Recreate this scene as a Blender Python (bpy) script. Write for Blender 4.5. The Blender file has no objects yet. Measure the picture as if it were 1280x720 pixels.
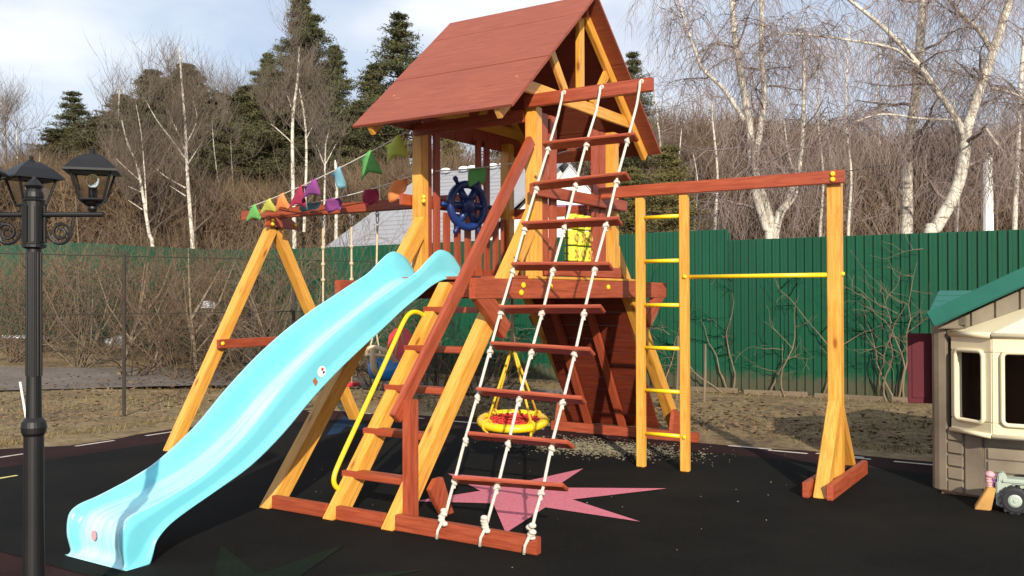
import bpy, bmesh, math, random
from mathutils import Vector, Matrix, noise
from math import sin, cos, pi, radians

random.seed(7)
scene = bpy.context.scene
COL = scene.collection

# ------------------------------------------------------------------ camera
FPX, YAW, PITCH, ROLL = 1140.82, .5723, .0088, -.0032
CAM = Vector((4.2812, -6.7923, 1.45))
_r = Vector((cos(YAW), sin(YAW), 0)); _f = Vector((-sin(YAW), cos(YAW), 0))
FWD = _f * cos(PITCH) + Vector((0, 0, sin(PITCH)))
_u = -_f * sin(PITCH) + Vector((0, 0, cos(PITCH)))
RGT = _r * cos(ROLL) + _u * sin(ROLL); UPV = -_r * sin(ROLL) + _u * cos(ROLL)
cd = bpy.data.cameras.new('camera'); cam = bpy.data.objects.new('camera', cd); COL.objects.link(cam)
cd.sensor_width = 36; cd.lens = FPX / 1280 * 36; cd.clip_end = 2000; cd.clip_start = .05
cam.matrix_world = Matrix(((RGT.x, UPV.x, -FWD.x, CAM.x), (RGT.y, UPV.y, -FWD.y, CAM.y), (RGT.z, UPV.z, -FWD.z, CAM.z), (0, 0, 0, 1)))
scene.camera = cam

def at(u, v, depth):
    """world point seen at photo pixel (u, v) at a distance along the view"""
    return CAM + (FWD + RGT * ((u - 640) / FPX) + UPV * ((360 - v) / FPX)) * depth
def ground_z(x, y):
    t = min(1, max(0, (-x - 9.5) / 9.)); t = t * t * (3 - 2 * t)
    return .40 * t
def foot(u, depth):
    p = at(u, 380, depth); return Vector((p.x, p.y, ground_z(p.x, p.y)))

# ------------------------------------------------------------------ materials
def newmat(name):
    m = bpy.data.materials.new(name); m.use_nodes = True
    nt = m.node_tree; b = nt.nodes['Principled BSDF']
    return m, nt, b
def ramp(nt, fac, stops):
    r = nt.nodes.new('ShaderNodeValToRGB'); e = r.color_ramp.elements
    while len(e) < len(stops): e.new(.5)
    for i, (p, c) in enumerate(stops):
        e[i].position = p; e[i].color = (c[0], c[1], c[2], 1)
    nt.links.new(fac, r.inputs[0]); return r.outputs[0]
def noise_tex(nt, scale, detail=4, rough=.6, mapscale=None, coord='Object', dist=0):
    tc = nt.nodes.new('ShaderNodeTexCoord'); n = nt.nodes.new('ShaderNodeTexNoise')
    n.inputs['Scale'].default_value = scale; n.inputs['Detail'].default_value = detail; n.inputs['Roughness'].default_value = rough
    n.inputs['Distortion'].default_value = dist
    src = tc.outputs[coord]
    if coord == 'World':
        pass
    if mapscale:
        mp = nt.nodes.new('ShaderNodeMapping'); mp.inputs['Scale'].default_value = mapscale
        nt.links.new(src, mp.inputs[0]); src = mp.outputs[0]
    nt.links.new(src, n.inputs['Vector']); return n.outputs['Fac']
def mixc(nt, fac, a, b, mode='MIX'):
    m = nt.nodes.new('ShaderNodeMix'); m.data_type = 'RGBA'; m.blend_type = mode
    if hasattr(fac, 'is_output'): nt.links.new(fac, m.inputs[0])
    else: m.inputs[0].default_value = fac
    for s, v in ((6, a), (7, b)):
        if hasattr(v, 'is_output'): nt.links.new(v, m.inputs[s])
        else: m.inputs[s].default_value = (v[0], v[1], v[2], 1)
    return m.outputs[2]
def bump(nt, b, h, strength=.3, dist=.01):
    n = nt.nodes.new('ShaderNodeBump'); n.inputs['Strength'].default_value = strength; n.inputs['Distance'].default_value = dist
    nt.links.new(h, n.inputs['Height']); nt.links.new(n.outputs[0], b.inputs['Normal'])
def rand_obj(nt, col, amount=.12):
    oi = nt.nodes.new('ShaderNodeObjectInfo'); mr = nt.nodes.new('ShaderNodeMapRange')
    mr.inputs[3].default_value = 1 - amount; mr.inputs[4].default_value = 1 + amount
    nt.links.new(oi.outputs['Random'], mr.inputs[0])
    h = nt.nodes.new('ShaderNodeHueSaturation'); nt.links.new(mr.outputs[0], h.inputs['Value']); nt.links.new(col, h.inputs['Color'])
    return h.outputs[0]
def wood(name, dark, mid, light, rough=.45, knots=True, wear=None, var=.1):
    m, nt, b = newmat(name)
    g = noise_tex(nt, 6, 6, .65, (.6, 9, 9), dist=.6)
    c = ramp(nt, g, [(.28, dark), (.5, mid), (.75, light)])
    if knots:
        vo = nt.nodes.new('ShaderNodeTexVoronoi'); tcv = nt.nodes.new('ShaderNodeTexCoord'); mpv = nt.nodes.new('ShaderNodeMapping'); mpv.inputs['Scale'].default_value = (2.6, 7.5, 7.5); vo.inputs['Scale'].default_value = 1
        nt.links.new(tcv.outputs['Object'], mpv.inputs[0]); nt.links.new(mpv.outputs[0], vo.inputs['Vector'])
        kf = ramp(nt, vo.outputs['Distance'], [(.07, (.95, .95, .95)), (.12, (.35, .35, .35)), (.2, (0, 0, 0))])
        c = mixc(nt, kf, c, (dark[0] * .40, dark[1] * .30, dark[2] * .35))
        cr_ = noise_tex(nt, 5, 3, .5, (.35, 26, 26)); c = mixc(nt, ramp(nt, cr_, [(.30, (.7, .7, .7)), (.345, (0, 0, 0))]), c, (dark[0] * .45, dark[1] * .4, dark[2] * .4))
    big = noise_tex(nt, 1.7, 3, .6)
    c = mixc(nt, ramp(nt, big, [(.35, (0, 0, 0)), (.7, (.35, .35, .35))]), c, dark)
    if wear:
        w = noise_tex(nt, 14, 6, .7, (.5, 2.2, 2.2)); c = mixc(nt, ramp(nt, w, [(.63, (0, 0, 0)), (.72, (.8, .8, .8))]), c, wear)
    c = rand_obj(nt, c, var)
    nt.links.new(c, b.inputs['Base Color']); b.inputs['Roughness'].default_value = rough
    bump(nt, b, g, .45, .005); return m
def plain(name, col, rough=.5, var=.12, scale=6, metal=0, bmp=0, coat=0):
    m, nt, b = newmat(name); n = noise_tex(nt, scale, 5, .6)
    c = ramp(nt, n, [(.3, [v * (1 - var) for v in col]), (.7, [min(1, v * (1 + var)) for v in col])])
    nt.links.new(c, b.inputs['Base Color']); b.inputs['Roughness'].default_value = rough; b.inputs['Metallic'].default_value = metal
    b.inputs['Coat Weight'].default_value = coat
    if bmp: bump(nt, b, n, bmp, .01)
    return m

M = {}
M['pine'] = wood('varnished_pine', (.47, .18, .022), (.69, .34, .055), (.82, .46, .10), .40, var=.07)
M['red'] = wood('red_stained_wood', (.19, .030, .011), (.335, .066, .027), (.44, .105, .048), .45, knots=False, wear=(.40, .13, .08))
M['shadedred'] = wood('shaded_red_stained_planks', (.075, .011, .005), (.145, .024, .010), (.20, .040, .018), .5, knots=False, wear=(.25, .06, .03))  # dark red stain, with the shade under the platform put into the colour
M['roofred'] = wood('faded_red_roof_boards', (.185, .040, .020), (.255, .060, .030), (.32, .088, .046), .58, knots=False, wear=(.42, .17, .13), var=.04)
M['yellow'] = plain('yellow_plastic_tube', (.80, .56, .01), .35, .08, coat=.3)
M['lemon'] = plain('lemon_plastic', (.56, .56, .03), .4, .08)
M['navy'] = plain('navy_plastic', (.007, .028, .135), .35, .15)
M['rope'] = plain('white_rope', (.58, .53, .46), .9, .2, 60, bmp=.6)
M['ropey'] = plain('yellow_rope', (.72, .45, .02), .8, .15, 60)
M['ropeb'] = plain('beige_rope', (.50, .40, .26), .9, .2, 60, bmp=.6)
M['black'] = plain('black_painted_iron', (.0045, .0045, .005), .52, .3, 8)
M['steel'] = plain('grey_steel', (.35, .35, .36), .4, .1, metal=.8)
M['darkbark'] = plain('dark_grey_bark', (.035, .027, .022), .9, .4, 5, bmp=.6)
M['pinebark'] = plain('pine_bark', (.13, .075, .045), .9, .4, 5, bmp=.6)
M['twig'] = plain('purple_brown_twigs', (.20, .155, .145), .9, .4, .8)
M['leftwig'] = plain('grey_brown_twigs', (.11, .085, .068), .9, .4, .8)
M['brush'] = plain('dry_brush_twigs', (.098, .064, .038), .9, .5, .35)
M['palebrush'] = plain('pale_dry_stems', (.16, .12, .08), .9, .4, .5)
M['needle'] = plain('pine_needles', (.060, .064, .022), .8, .5, .45)
M['needled'] = plain('dark_spruce_needles', (.062, .060, .021), .85, .5, .45)
M['needley'] = plain('olive_spruce_needles', (.115, .100, .030), .85, .45, .8)
M['vine'] = plain('dry_vine_stem', (.17, .125, .08), .9, .35, 6)
M['blue_seat'] = plain('blue_swing_plastic', (.03, .24, .62), .35, .1)
M['beige_plastic'] = plain('beige_swing_plastic', (.68, .52, .32), .5, .1)
M['red_plastic'] = plain('red_plastic', (.60, .04, .05), .4, .1)
M['red_net'] = plain('red_cord_net', (.55, .035, .02), .8, .25, 30)
M['maroon'] = plain('maroon_shutter_plastic', (.075, .003, .010), .8, .15)
M['tan'] = plain('weathered_tan_plastic', (.215, .178, .130), .65, .25, 3)
M['cream'] = plain('cream_window_plastic', (.72, .64, .44), .5, .06, 3)
M['teal'] = plain('teal_roof_plastic', (.007, .115, .085), .5, .15, 3)
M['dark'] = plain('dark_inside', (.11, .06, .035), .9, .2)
M['white'] = plain('white_painted', (.75, .75, .74), .6, .06)
M['star'] = plain('pink_rubber_granules', (.56, .155, .21), .85, .22, 60, bmp=.4)
M['chalk'] = plain('worn_pale_line', (.50, .44, .38), .85, .25, 12)
M['lineyellow'] = plain('worn_yellow_line', (.55, .47, .16), .85, .25, 12)
M['chips'] = plain('pale_wood_chips', (.19, .165, .11), .9, .5, 15)
M['snow'] = plain('old_snow', (.72, .74, .78), .7, .06)
M['straw'] = plain('dry_straw', (.20, .15, .062), .95, .45, 3)
M['leaf'] = plain('dead_leaves', (.135, .082, .04), .9, .5, 9)
M['roofmetal'] = plain('pale_grey_roof_sheet', (.29, .295, .32), .5, .06, 2)
M['toygreen'] = plain('pale_green_toy_plastic', (.36, .42, .36), .45, .12)
M['pinktoy'] = plain('pale_pink_toy_plastic', (.55, .30, .33), .5, .2)
M['purple'] = plain('purple_toy_plastic', (.16, .05, .19), .5, .2)
M['tyre'] = plain('black_rubber_tyre', (.014, .014, .018), .7, .2)
M['ochre'] = plain('ochre_board', (.48, .26, .07), .6, .2)
M['orange'] = plain('orange_brick', (.40, .12, .04), .8, .2)
FL = dict(green=(.12, .38, .10), yellow=(.44, .44, .08), orange=(.75, .24, .07), crimson=(.30, .02, .06), purple=(.22, .05, .22), blue=(.16, .36, .46), lime=(.42, .46, .07), rose=(.42, .07, .07), red=(.40, .015, .02))
for k, v in FL.items(): M['flag_' + k] = plain(k + '_cloth', v, .9, .1, 20)

def bark_birch():
    m, nt, b = newmat('white_birch_bark')
    n = noise_tex(nt, 3.2, 6, .75, (1, 1, 3.2)); c = ramp(nt, n, [(.36, (.06, .05, .045)), (.44, (.50, .46, .39)), (.7, (.72, .68, .60))])
    nt.links.new(c, b.inputs['Base Color']); b.inputs['Roughness'].default_value = .85; bump(nt, b, n, .4, .02); return m
M['birch'] = bark_birch()

def slide_mat():
    m, nt, b = newmat('pale_cyan_slide_plastic')
    n = noise_tex(nt, 2.5, 4, .6); c = ramp(nt, n, [(.3, (.145, .545, .65)), (.7, (.18, .59, .69))])
    # the chute (faces that look up rather than sideways) is pale from wear and from sky reflection painted into the colour, with streaks along the run
    ge = nt.nodes.new('ShaderNodeNewGeometry'); sx = nt.nodes.new('ShaderNodeSeparateXYZ'); nt.links.new(ge.outputs['Normal'], sx.inputs[0])
    ab = nt.nodes.new('ShaderNodeMath'); ab.operation = 'ABSOLUTE'; nt.links.new(sx.outputs[0], ab.inputs[0])
    up = ramp(nt, ab.outputs[0], [(.08, (1, 1, 1)), (.60, (0, 0, 0))])
    s = noise_tex(nt, 5, 5, .6, (9, .5, .5)); st = ramp(nt, s, [(.3, (.25, .25, .25)), (.65, (.85, .85, .85))])
    mu = nt.nodes.new('ShaderNodeMix'); mu.data_type = 'RGBA'; mu.blend_type = 'MULTIPLY'; mu.inputs[0].default_value = 1; nt.links.new(up, mu.inputs[6]); nt.links.new(st, mu.inputs[7])
    c = mixc(nt, mu.outputs[2], c, (.54, .78, .82))
    dirt = noise_tex(nt, 22, 6, .75, (1, .35, 1)); c = mixc(nt, ramp(nt, dirt, [(.62, (0, 0, 0)), (.78, (.22, .22, .22))]), c, (.30, .38, .38))
    nt.links.new(c, b.inputs['Base Color']); b.inputs['Roughness'].default_value = .27
    b.inputs['Subsurface Weight'].default_value = .15; b.inputs['Subsurface Radius'].default_value = (.01, .03, .03)
    b.inputs['Coat Weight'].default_value = .2
    return m
M['slide'] = slide_mat()
def rubber(name, base, fleck):
    m, nt, b = newmat(name)
    v = nt.nodes.new('ShaderNodeTexVoronoi'); tc = nt.nodes.new('ShaderNodeTexCoord'); v.inputs['Scale'].default_value = 160
    nt.links.new(tc.outputs['Object'], v.inputs['Vector'])
    sep = nt.nodes.new('ShaderNodeSeparateColor'); nt.links.new(v.outputs['Color'], sep.inputs[0])
    c = ramp(nt, sep.outputs[0], [(.5, [x * .7 for x in base]), (.8, base), (.97, fleck)])
    big = noise_tex(nt, .9, 5, .65); c = mixc(nt, ramp(nt, big, [(.38, (0, 0, 0)), (.72, (.7, .7, .7))]), c, [base[0] * 2.6 + .003, base[1] * 2.3 + .002, base[2] * 2.0 + .0015])
    dust = noise_tex(nt, 30, 3, .7); c = mixc(nt, ramp(nt, dust, [(.72, (0, 0, 0)), (.80, (.25, .25, .25))]), c, (.022, .020, .016))
    nt.links.new(c, b.inputs['Base Color']); b.inputs['Roughness'].default_value = .92; b.inputs['Specular IOR Level'].default_value = .12
    bump(nt, b, sep.outputs[1], .5, .004); return m
M['rubber'] = rubber('black_rubber_granules', (.0038, .0042, .0040), (.010, .0095, .0085))
M['redrubber'] = rubber('dark_red_rubber_granules', (.018, .0070, .0078), (.034, .014, .013))
M['greenrubber'] = rubber('dark_green_rubber_granules', (.0045, .0100, .0058), (.009, .018, .010))
def soil(name, stops, s1=.8, s2=9):
    m, nt, b = newmat(name)
    a = noise_tex(nt, s1, 8, .7); f = noise_tex(nt, s2, 8, .75)
    mm = nt.nodes.new('ShaderNodeMath'); mm.operation = 'MULTIPLY_ADD'; nt.links.new(f, mm.inputs[0]); mm.inputs[1].default_value = .5
    m2 = nt.nodes.new('ShaderNodeMath'); m2.operation = 'MULTIPLY'; nt.links.new(a, m2.inputs[0]); m2.inputs[1].default_value = .5
    nt.links.new(m2.outputs[0], mm.inputs[2])
    c = ramp(nt, mm.outputs[0], stops); nt.links.new(c, b.inputs['Base Color']); b.inputs['Roughness'].default_value = .95
    bump(nt, b, f, .8, .04); return m
M['lawn'] = soil('dry_spring_lawn', [(.38, (.045, .028, .014)), (.45, (.125, .084, .040)), (.52, (.21, .145, .065)), (.60, (.30, .22, .12))])
M['gravel'] = soil('grey_brown_path', [(.34, (.095, .075, .060)), (.5, (.155, .125, .105)), (.66, (.23, .20, .17))], 1.2, 22)
def fence_mat():
    m, nt, b = newmat('dark_green_sheet_metal')
    n = noise_tex(nt, 1.1, 5, .6, (1, 1, .3)); c = ramp(nt, n, [(.3, (.0048, .056, .028)), (.7, (.0080, .080, .040))])
    d = noise_tex(nt, 12, 6, .7, (1, 1, .12)); c = mixc(nt, ramp(nt, d, [(.6, (0, 0, 0)), (.82, (.3, .3, .3))]), c, (.035, .065, .040))
    tz = nt.nodes.new('ShaderNodeTexCoord'); sz = nt.nodes.new('ShaderNodeSeparateXYZ'); nt.links.new(tz.outputs['Object'], sz.inputs[0])
    sp = noise_tex(nt, 7, 6, .75); ad = nt.nodes.new('ShaderNodeMath'); ad.operation = 'MULTIPLY_ADD'; nt.links.new(sp, ad.inputs[0]); ad.inputs[1].default_value = -.46; nt.links.new(sz.outputs[2], ad.inputs[2])
    c = mixc(nt, ramp(nt, ad.outputs[0], [(.0, (.75, .75, .75)), (.12, (0, 0, 0))]), c, (.085, .07, .045))
    c = rand_obj(nt, c, .10)
    nt.links.new(c, b.inputs['Base Color']); b.inputs['Roughness'].default_value = .34; return m
M['fence'] = fence_mat()
def glass_mat():
    m, nt, b = newmat('lantern_glass')
    b.inputs['Base Color'].default_value = (.93, .92, .88, 1); b.inputs['Transmission Weight'].default_value = 1
    b.inputs['Roughness'].default_value = .08; b.inputs['IOR'].default_value = 1.08; return m
M['glass'] = glass_mat()

# ------------------------------------------------------------------ mesh helpers
class MB:
    def __init__(s): s.v = []; s.f = []
    def face(s, pts):
        i = len(s.v); s.v += [tuple(p) for p in pts]; s.f.append(tuple(range(i, i + len(pts))))
    def box(s, c, d, R=None):
        c = Vector(c); i = len(s.v)
        for x in (-.5, .5):
            for y in (-.5, .5):
                for z in (-.5, .5):
                    p = Vector((x * d[0], y * d[1], z * d[2]))
                    if R: p = R @ p
                    s.v.append(tuple(c + p))
        s.f += [tuple(i + k for k in q) for q in ((0, 1, 3, 2), (4, 6, 7, 5), (0, 4, 5, 1), (2, 3, 7, 6), (0, 2, 6, 4), (1, 5, 7, 3))]
    def tube(s, pts, rad, n=8, cap=True):
        pts = [Vector(p) for p in pts]
        if not isinstance(rad, (list, tuple)): rad = [rad] * len(pts)
        i0 = len(s.v); ref = None
        for k, p in enumerate(pts):
            t = (pts[min(k + 1, len(pts) - 1)] - pts[max(k - 1, 0)])
            if t.length < 1e-9: t = Vector((0, 0, 1))
            t.normalize()
            if ref is None: ref = Vector((1, 0, 0)) if abs(t.x) < .8 else Vector((0, 1, 0))
            a = (ref - t * ref.dot(t)); a.normalize(); ref = a; b = t.cross(a)
            for j in range(n):
                w = 2 * pi * j / n; s.v.append(tuple(p + (a * cos(w) + b * sin(w)) * rad[k]))
        for k in range(len(pts) - 1):
            for j in range(n):
                j2 = (j + 1) % n; s.f.append((i0 + k * n + j, i0 + k * n + j2, i0 + (k + 1) * n + j2, i0 + (k + 1) * n + j))
        if cap:
            s.f.append(tuple(i0 + j for j in reversed(range(n)))); e = i0 + (len(pts) - 1) * n; s.f.append(tuple(e + j for j in range(n)))
    def ball(s, c, r, n=8, m=6, sc=(1, 1, 1)):
        i0 = len(s.v); c = Vector(c)
        for k in range(m + 1):
            t = pi * k / m
            for j in range(n):
                w = 2 * pi * j / n
                s.v.append((c.x + r * sc[0] * sin(t) * cos(w), c.y + r * sc[1] * sin(t) * sin(w), c.z + r * sc[2] * cos(t)))
        for k in range(m):
            for j in range(n):
                j2 = (j + 1) % n; s.f.append((i0 + k * n + j, i0 + (k + 1) * n + j, i0 + (k + 1) * n + j2, i0 + k * n + j2))
    def torus(s, c, R, r, ax=(0, 0, 1), n=32, m=8):
        ax = Vector(ax).normalized(); a = ax.orthogonal().normalized(); b = ax.cross(a); c = Vector(c); i0 = len(s.v)
        for k in range(n):
            t = 2 * pi * k / n; d = a * cos(t) + b * sin(t)
            for j in range(m):
                w = 2 * pi * j / m; s.v.append(tuple(c + d * (R + r * cos(w)) + ax * (r * sin(w))))
        for k in range(n):
            for j in range(m):
                k2 = (k + 1) % n; j2 = (j + 1) % m
                s.f.append((i0 + k * m + j, i0 + k2 * m + j, i0 + k2 * m + j2, i0 + k * m + j2))
    def prism(s, poly, off):
        """closed polygon (3-D points) extruded by off"""
        i = len(s.v); n = len(poly); off = Vector(off)
        s.v += [tuple(p) for p in poly] + [tuple(Vector(p) + off) for p in poly]
        s.f.append(tuple(i + k for k in range(n))); s.f.append(tuple(i + n + k for k in reversed(range(n))))
        for k in range(n):
            k2 = (k + 1) % n; s.f.append((i + k, i + n + k, i + n + k2, i + k2))
    def build(s, name, mat, parent=None, axis=None, bevel=0, smooth=False, fix=True):
        me = bpy.data.meshes.new(name)
        mw = Matrix.Identity(4); vs = [Vector(v) for v in s.v]
        if axis is not None:
            X = Vector(axis).normalized(); Z = Vector((0, 0, 1)) if abs(X.z) < .95 else Vector((0, 1, 0))
            Y = Z.cross(X).normalized(); Z = X.cross(Y)
            c = sum(vs, Vector()) / len(vs)
            mw = Matrix(((X.x, Y.x, Z.x, c.x), (X.y, Y.y, Z.y, c.y), (X.z, Y.z, Z.z, c.z), (0, 0, 0, 1)))
            iv = mw.inverted(); vs = [iv @ v for v in vs]
        me.from_pydata([tuple(v) for v in vs], [], s.f)
        if fix or bevel:
            bm = bmesh.new(); bm.from_mesh(me)
            if fix: bmesh.ops.recalc_face_normals(bm, faces=bm.faces)
            if bevel: bmesh.ops.bevel(bm, geom=[e for e in bm.edges if e.is_manifold and e.calc_face_angle(0) > .6], offset=bevel, segments=2, affect='EDGES', clamp_overlap=True)
            bm.to_mesh(me); bm.free()
        me.materials.append(mat if not isinstance(mat, str) else M[mat])
        if smooth: me.polygons.foreach_set('use_smooth', [True] * len(me.polygons))
        o = bpy.data.objects.new(name, me); COL.objects.link(o)
        pw = Matrix.Identity(4)
        if parent is not None:
            o.parent = parent; p = parent; pw = WM[p.name]
        o.matrix_parent_inverse = Matrix.Identity(4)
        o.matrix_basis = pw.inverted() @ mw
        WM[o.name] = mw
        return o
WM = {}
def thing(name, label, cat, loc=(0, 0, 0), group=None):
    o = bpy.data.objects.new(name, None); COL.objects.link(o); o.location = loc; o.empty_display_size = .1
    o['label'] = label; o['category'] = cat
    if group: o['group'] = group
    WM[o.name] = Matrix.Translation(loc); return o
def tag(o, label=None, cat=None, group=None, kind=None):
    if label: o['label'] = label
    if cat: o['category'] = cat
    if group: o['group'] = group
    if kind: o['kind'] = kind
    return o
def beam(name, p0, p1, w, h, mat, parent, up=(0, 0, 1), bev=.005):
    """w = across, h = along 'up'"""
    p0 = Vector(p0); p1 = Vector(p1); X = (p1 - p0).normalized(); Z = Vector(up); Z = (Z - X * Z.dot(X)).normalized(); Y = Z.cross(X)
    R = Matrix((X, Y, Z)).transposed(); m = MB(); m.box((p0 + p1) / 2, ((p1 - p0).length, w, h), R)
    return m.build(name, mat, parent, axis=X, bevel=bev)
def prism_x(name, poly, x0, x1, mat, parent, axis, bev=.005):
    m = MB(); m.prism([(x0, y, z) for y, z in poly], (x1 - x0, 0, 0)); return m.build(name, mat, parent, axis=axis, bevel=bev)
def bolt(p, ax, parent, r=.018, l=.016):
    p = Vector(p); ax = Vector(ax); m = MB(); m.tube([p - ax * .004, p + ax * l * .6, p + ax * l], [r, r, r * .6], 10)
    return m.build('bolt_cap', 'yellow', parent)

# ================================================================== GROUND
def sheet(name, poly, z, mat, kind='structure', thick=None):
    m = MB(); m.face([(x, y, z) for x, y in poly]); o = m.build(name, mat); return tag(o, kind=kind)
def terrain():
    m = MB(); xs = [-260, -160, -100, -70, -50, -40] + [-32 + i * .8 for i in range(46)] + [8, 12, 20, 40, 80, 160]
    ys = [-60, -30, -15] + [-8 + i * .8 for i in range(30)] + [20, 30, 45, 70, 110, 180, 320]
    n = len(ys)
    for x in xs:
        for y in ys:
            z = ground_z(x, y)
            inside = x > -4.75 and y < 2.35
            if not inside and y < 16 and x > -32:
                z += .05 * noise.noise((x * .35, y * .35, 3)) + .025 * noise.noise((x * 1.4, y * 1.4, 1)) + .012
            elif inside: z = -.012
            m.v.append((x, y, z if not inside else -.012))
    for i in range(len(xs) - 1):
        for j in range(n - 1): m.f.append((i * n + j, (i + 1) * n + j, (i + 1) * n + j + 1, i * n + j + 1))
    return tag(m.build('ground', 'lawn', smooth=True), kind='structure')
terrain()
def rounded(x0, x1, y0, y1, r, n=10):
    pts = []
    for cx, cy, a0 in ((x1 - r, y1 - r, 0), (x0 + r, y1 - r, 90), (x0 + r, y0 + r, 180), (x1 - r, y0 + r, 270)):
        for k in range(n + 1):
            a = radians(a0 + 90 * k / n); pts.append((cx + r * cos(a), cy + r * sin(a)))
    return pts
def slab(name, poly, z0, z1, mat):
    m = MB(); m.prism([(x, y, z0) for x, y in poly], (0, 0, z1 - z0)); return tag(m.build(name, mat), kind='structure')
def wob(poly, a=.03):
    return [(x + a * noise.noise((x * 2, y * 2, 7)), y + a * noise.noise((x * 2, y * 2, 9))) for x, y in poly]
def dense(poly, step=.12):
    out = []
    for k in range(len(poly)):
        a = Vector((*poly[k], 0)); b = Vector((*poly[(k + 1) % len(poly)], 0)); n = max(1, int((b - a).length / step))
        out += [tuple((a + (b - a) * (i / n)).xy) for i in range(n)]
    return out
slab('rubber_track', wob(dense(rounded(-4.72, 9, -13, 2.22, 1.3)), .045), -.06, .028, 'redrubber')
RZ = .032
sheet('rubber_surface', rounded(-3.62, 8, -3.98, 1.28, .8), RZ, 'rubber')
# the soft surface is slightly above the datum that the feet stand on: lower both by that amount
for n_ in ('rubber_track', 'rubber_surface'): bpy.data.objects[n_].location.z = -RZ
STAR = [(-.2, -.81), (.4, -1.21), (.20, -1.74), (.71, -1.5), (1.22, -2.12), (1.08, -1.41), (1.8, -1.43), (1.12, -1.1), (1.54, -.4), (.81, -.82), (.63, -.03), (.51, -.69)]
sheet('star_marking', STAR, .004, 'star')
def star(cx, cy, R, r, n, rot):
    return [(cx + (R if k % 2 == 0 else r) * cos(rot + pi * k / n), cy + (R if k % 2 == 0 else r) * sin(rot + pi * k / n)) for k in range(2 * n)]
sheet('green_star_marking', star(.75, -3.75, .95, .3, 8, .2), .004, 'greenrubber')
dm = MB()
def dash(x, y, l, ax, w=.05):
    d = (l / 2, w / 2) if ax == 'x' else (w / 2, l / 2); n = 7
    if ax == 'x': pts = [(x - d[0], y - d[1]), (x + d[0], y - d[1] * .9), (x + d[0], y + d[1]), (x - d[0] * .98, y + d[1])]
    else: pts = [(x - d[0], y - d[1]), (x + d[0], y - d[1] * .98), (x + d[0] * .9, y + d[1]), (x - d[0], y + d[1])]
    dm.face([(a, b, 0) for a, b in pts])
for k in range(8): dash(-4.13, -2.30 + (k - 1) * .78 + (.12 if k > 1 else 0), .42, 'y')
for k in range(8): dash(-3.62 + k * .83 + .1, 1.76, .42, 'x')
for k in range(4): dash(2.16 - .32 + k * .55, 1.70, .36, 'x')
dmo = dm.build('track_markings', 'chalk'); dmo.location.z = 0.0; tag(dmo, kind='structure')
M['bluerubber'] = rubber('dark_blue_rubber_granules', (.006, .022, .055), (.012, .04, .09))
def gpx(u, v):
    d = FWD + RGT * ((u - 640) / FPX) + UPV * ((360 - v) / FPX); p = CAM + d * (-CAM.z / d.z); return (p.x, p.y)
sheet('blue_marking', [gpx(*q) for q in ((408, 545), (418, 530), (430, 521), (441, 524), (452, 530), (470, 532), (468, 540), (448, 538), (434, 533), (424, 542))], .004, 'bluerubber')
sheet('yellow_marking', [(-3.17, -2.95), (-3.11, -2.95), (-3.12, -2.72), (-3.16, -2.72)], .004, 'lineyellow')

def garden_path():
    m = MB(); n = 26
    A = [(-10.0, .2), (-8.8, 1.6), (-7.6, 2.7), (-6.4, 3.5), (-4.0, 3.9), (-1.0, 4.0)]; B = [(-14.2, .9), (-12.9, 2.2), (-10.8, 4.7), (-8.2, 5.2), (-5.0, 5.0), (-1.0, 4.8)]
    def lerp(L, t):
        t *= len(L) - 1; i = min(int(t), len(L) - 2); f = t - i; return Vector((L[i][0] * (1 - f) + L[i + 1][0] * f, L[i][1] * (1 - f) + L[i + 1][1] * f, 0))
    for k in range(n + 1):
        a = lerp(A, k / n); b = lerp(B, k / n)
        for j in range(5):
            p = a.lerp(b, j / 4); j_ = .12 * noise.noise((p.x, p.y, 2)) if j in (0, 4) else 0
            m.v.append((p.x + j_, p.y + j_, ground_z(p.x, p.y) + .055 + .02 * noise.noise((p.x * .5, p.y * .5, 0))))
    for k in range(n):
        for j in range(4): m.f.append((k * 5 + j, (k + 1) * 5 + j, (k + 1) * 5 + j + 1, k * 5 + j + 1))
    return tag(m.build('garden_path', 'gravel', smooth=True), kind='structure')
garden_path()
def grass_blades():
    m = MB(); rnd = random.Random(3)
    def tuft(x, y, n, h):
        for _ in range(n):
            a = rnd.uniform(0, 6.28); l = h * rnd.uniform(.5, 1.3); px = x + rnd.gauss(0, .06); py = y + rnd.gauss(0, .06); z = ground_z(px, py) + .0
            dx, dy = cos(a) * l * .8, sin(a) * l * .8; w = .006
            m.face([(px - sin(a) * w, py + cos(a) * w, z - .01), (px + sin(a) * w, py - cos(a) * w, z - .01), (px + dx, py + dy, z + l * rnd.uniform(.35, 1))])
    for _ in range(2600): tuft(rnd.uniform(-12, -4.7), rnd.uniform(-2.5, 6), 5, .06)
    for _ in range(2200): tuft(rnd.uniform(-5, 3.6), 2.25 + abs(rnd.gauss(0, 1.4)), 5, .05)
    for _ in range(500): tuft(-4.74 - abs(rnd.gauss(0, .12)), rnd.uniform(-3.5, 2.2), 6, .06)
    for _ in range(600): tuft(rnd.uniform(-4.6, 3.4), 2.24 + abs(rnd.gauss(0, .1)), 6, .05)
    for _ in range(800): tuft(rnd.uniform(-18, 3.6), 6.2 - abs(rnd.gauss(0, .25)), 6, .10)
    return tag(m.build('dry_grass', 'straw', fix=False), 'short dry straw coloured grass in front of the green fence', 'grass', kind='stuff')
grass_blades()
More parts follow.
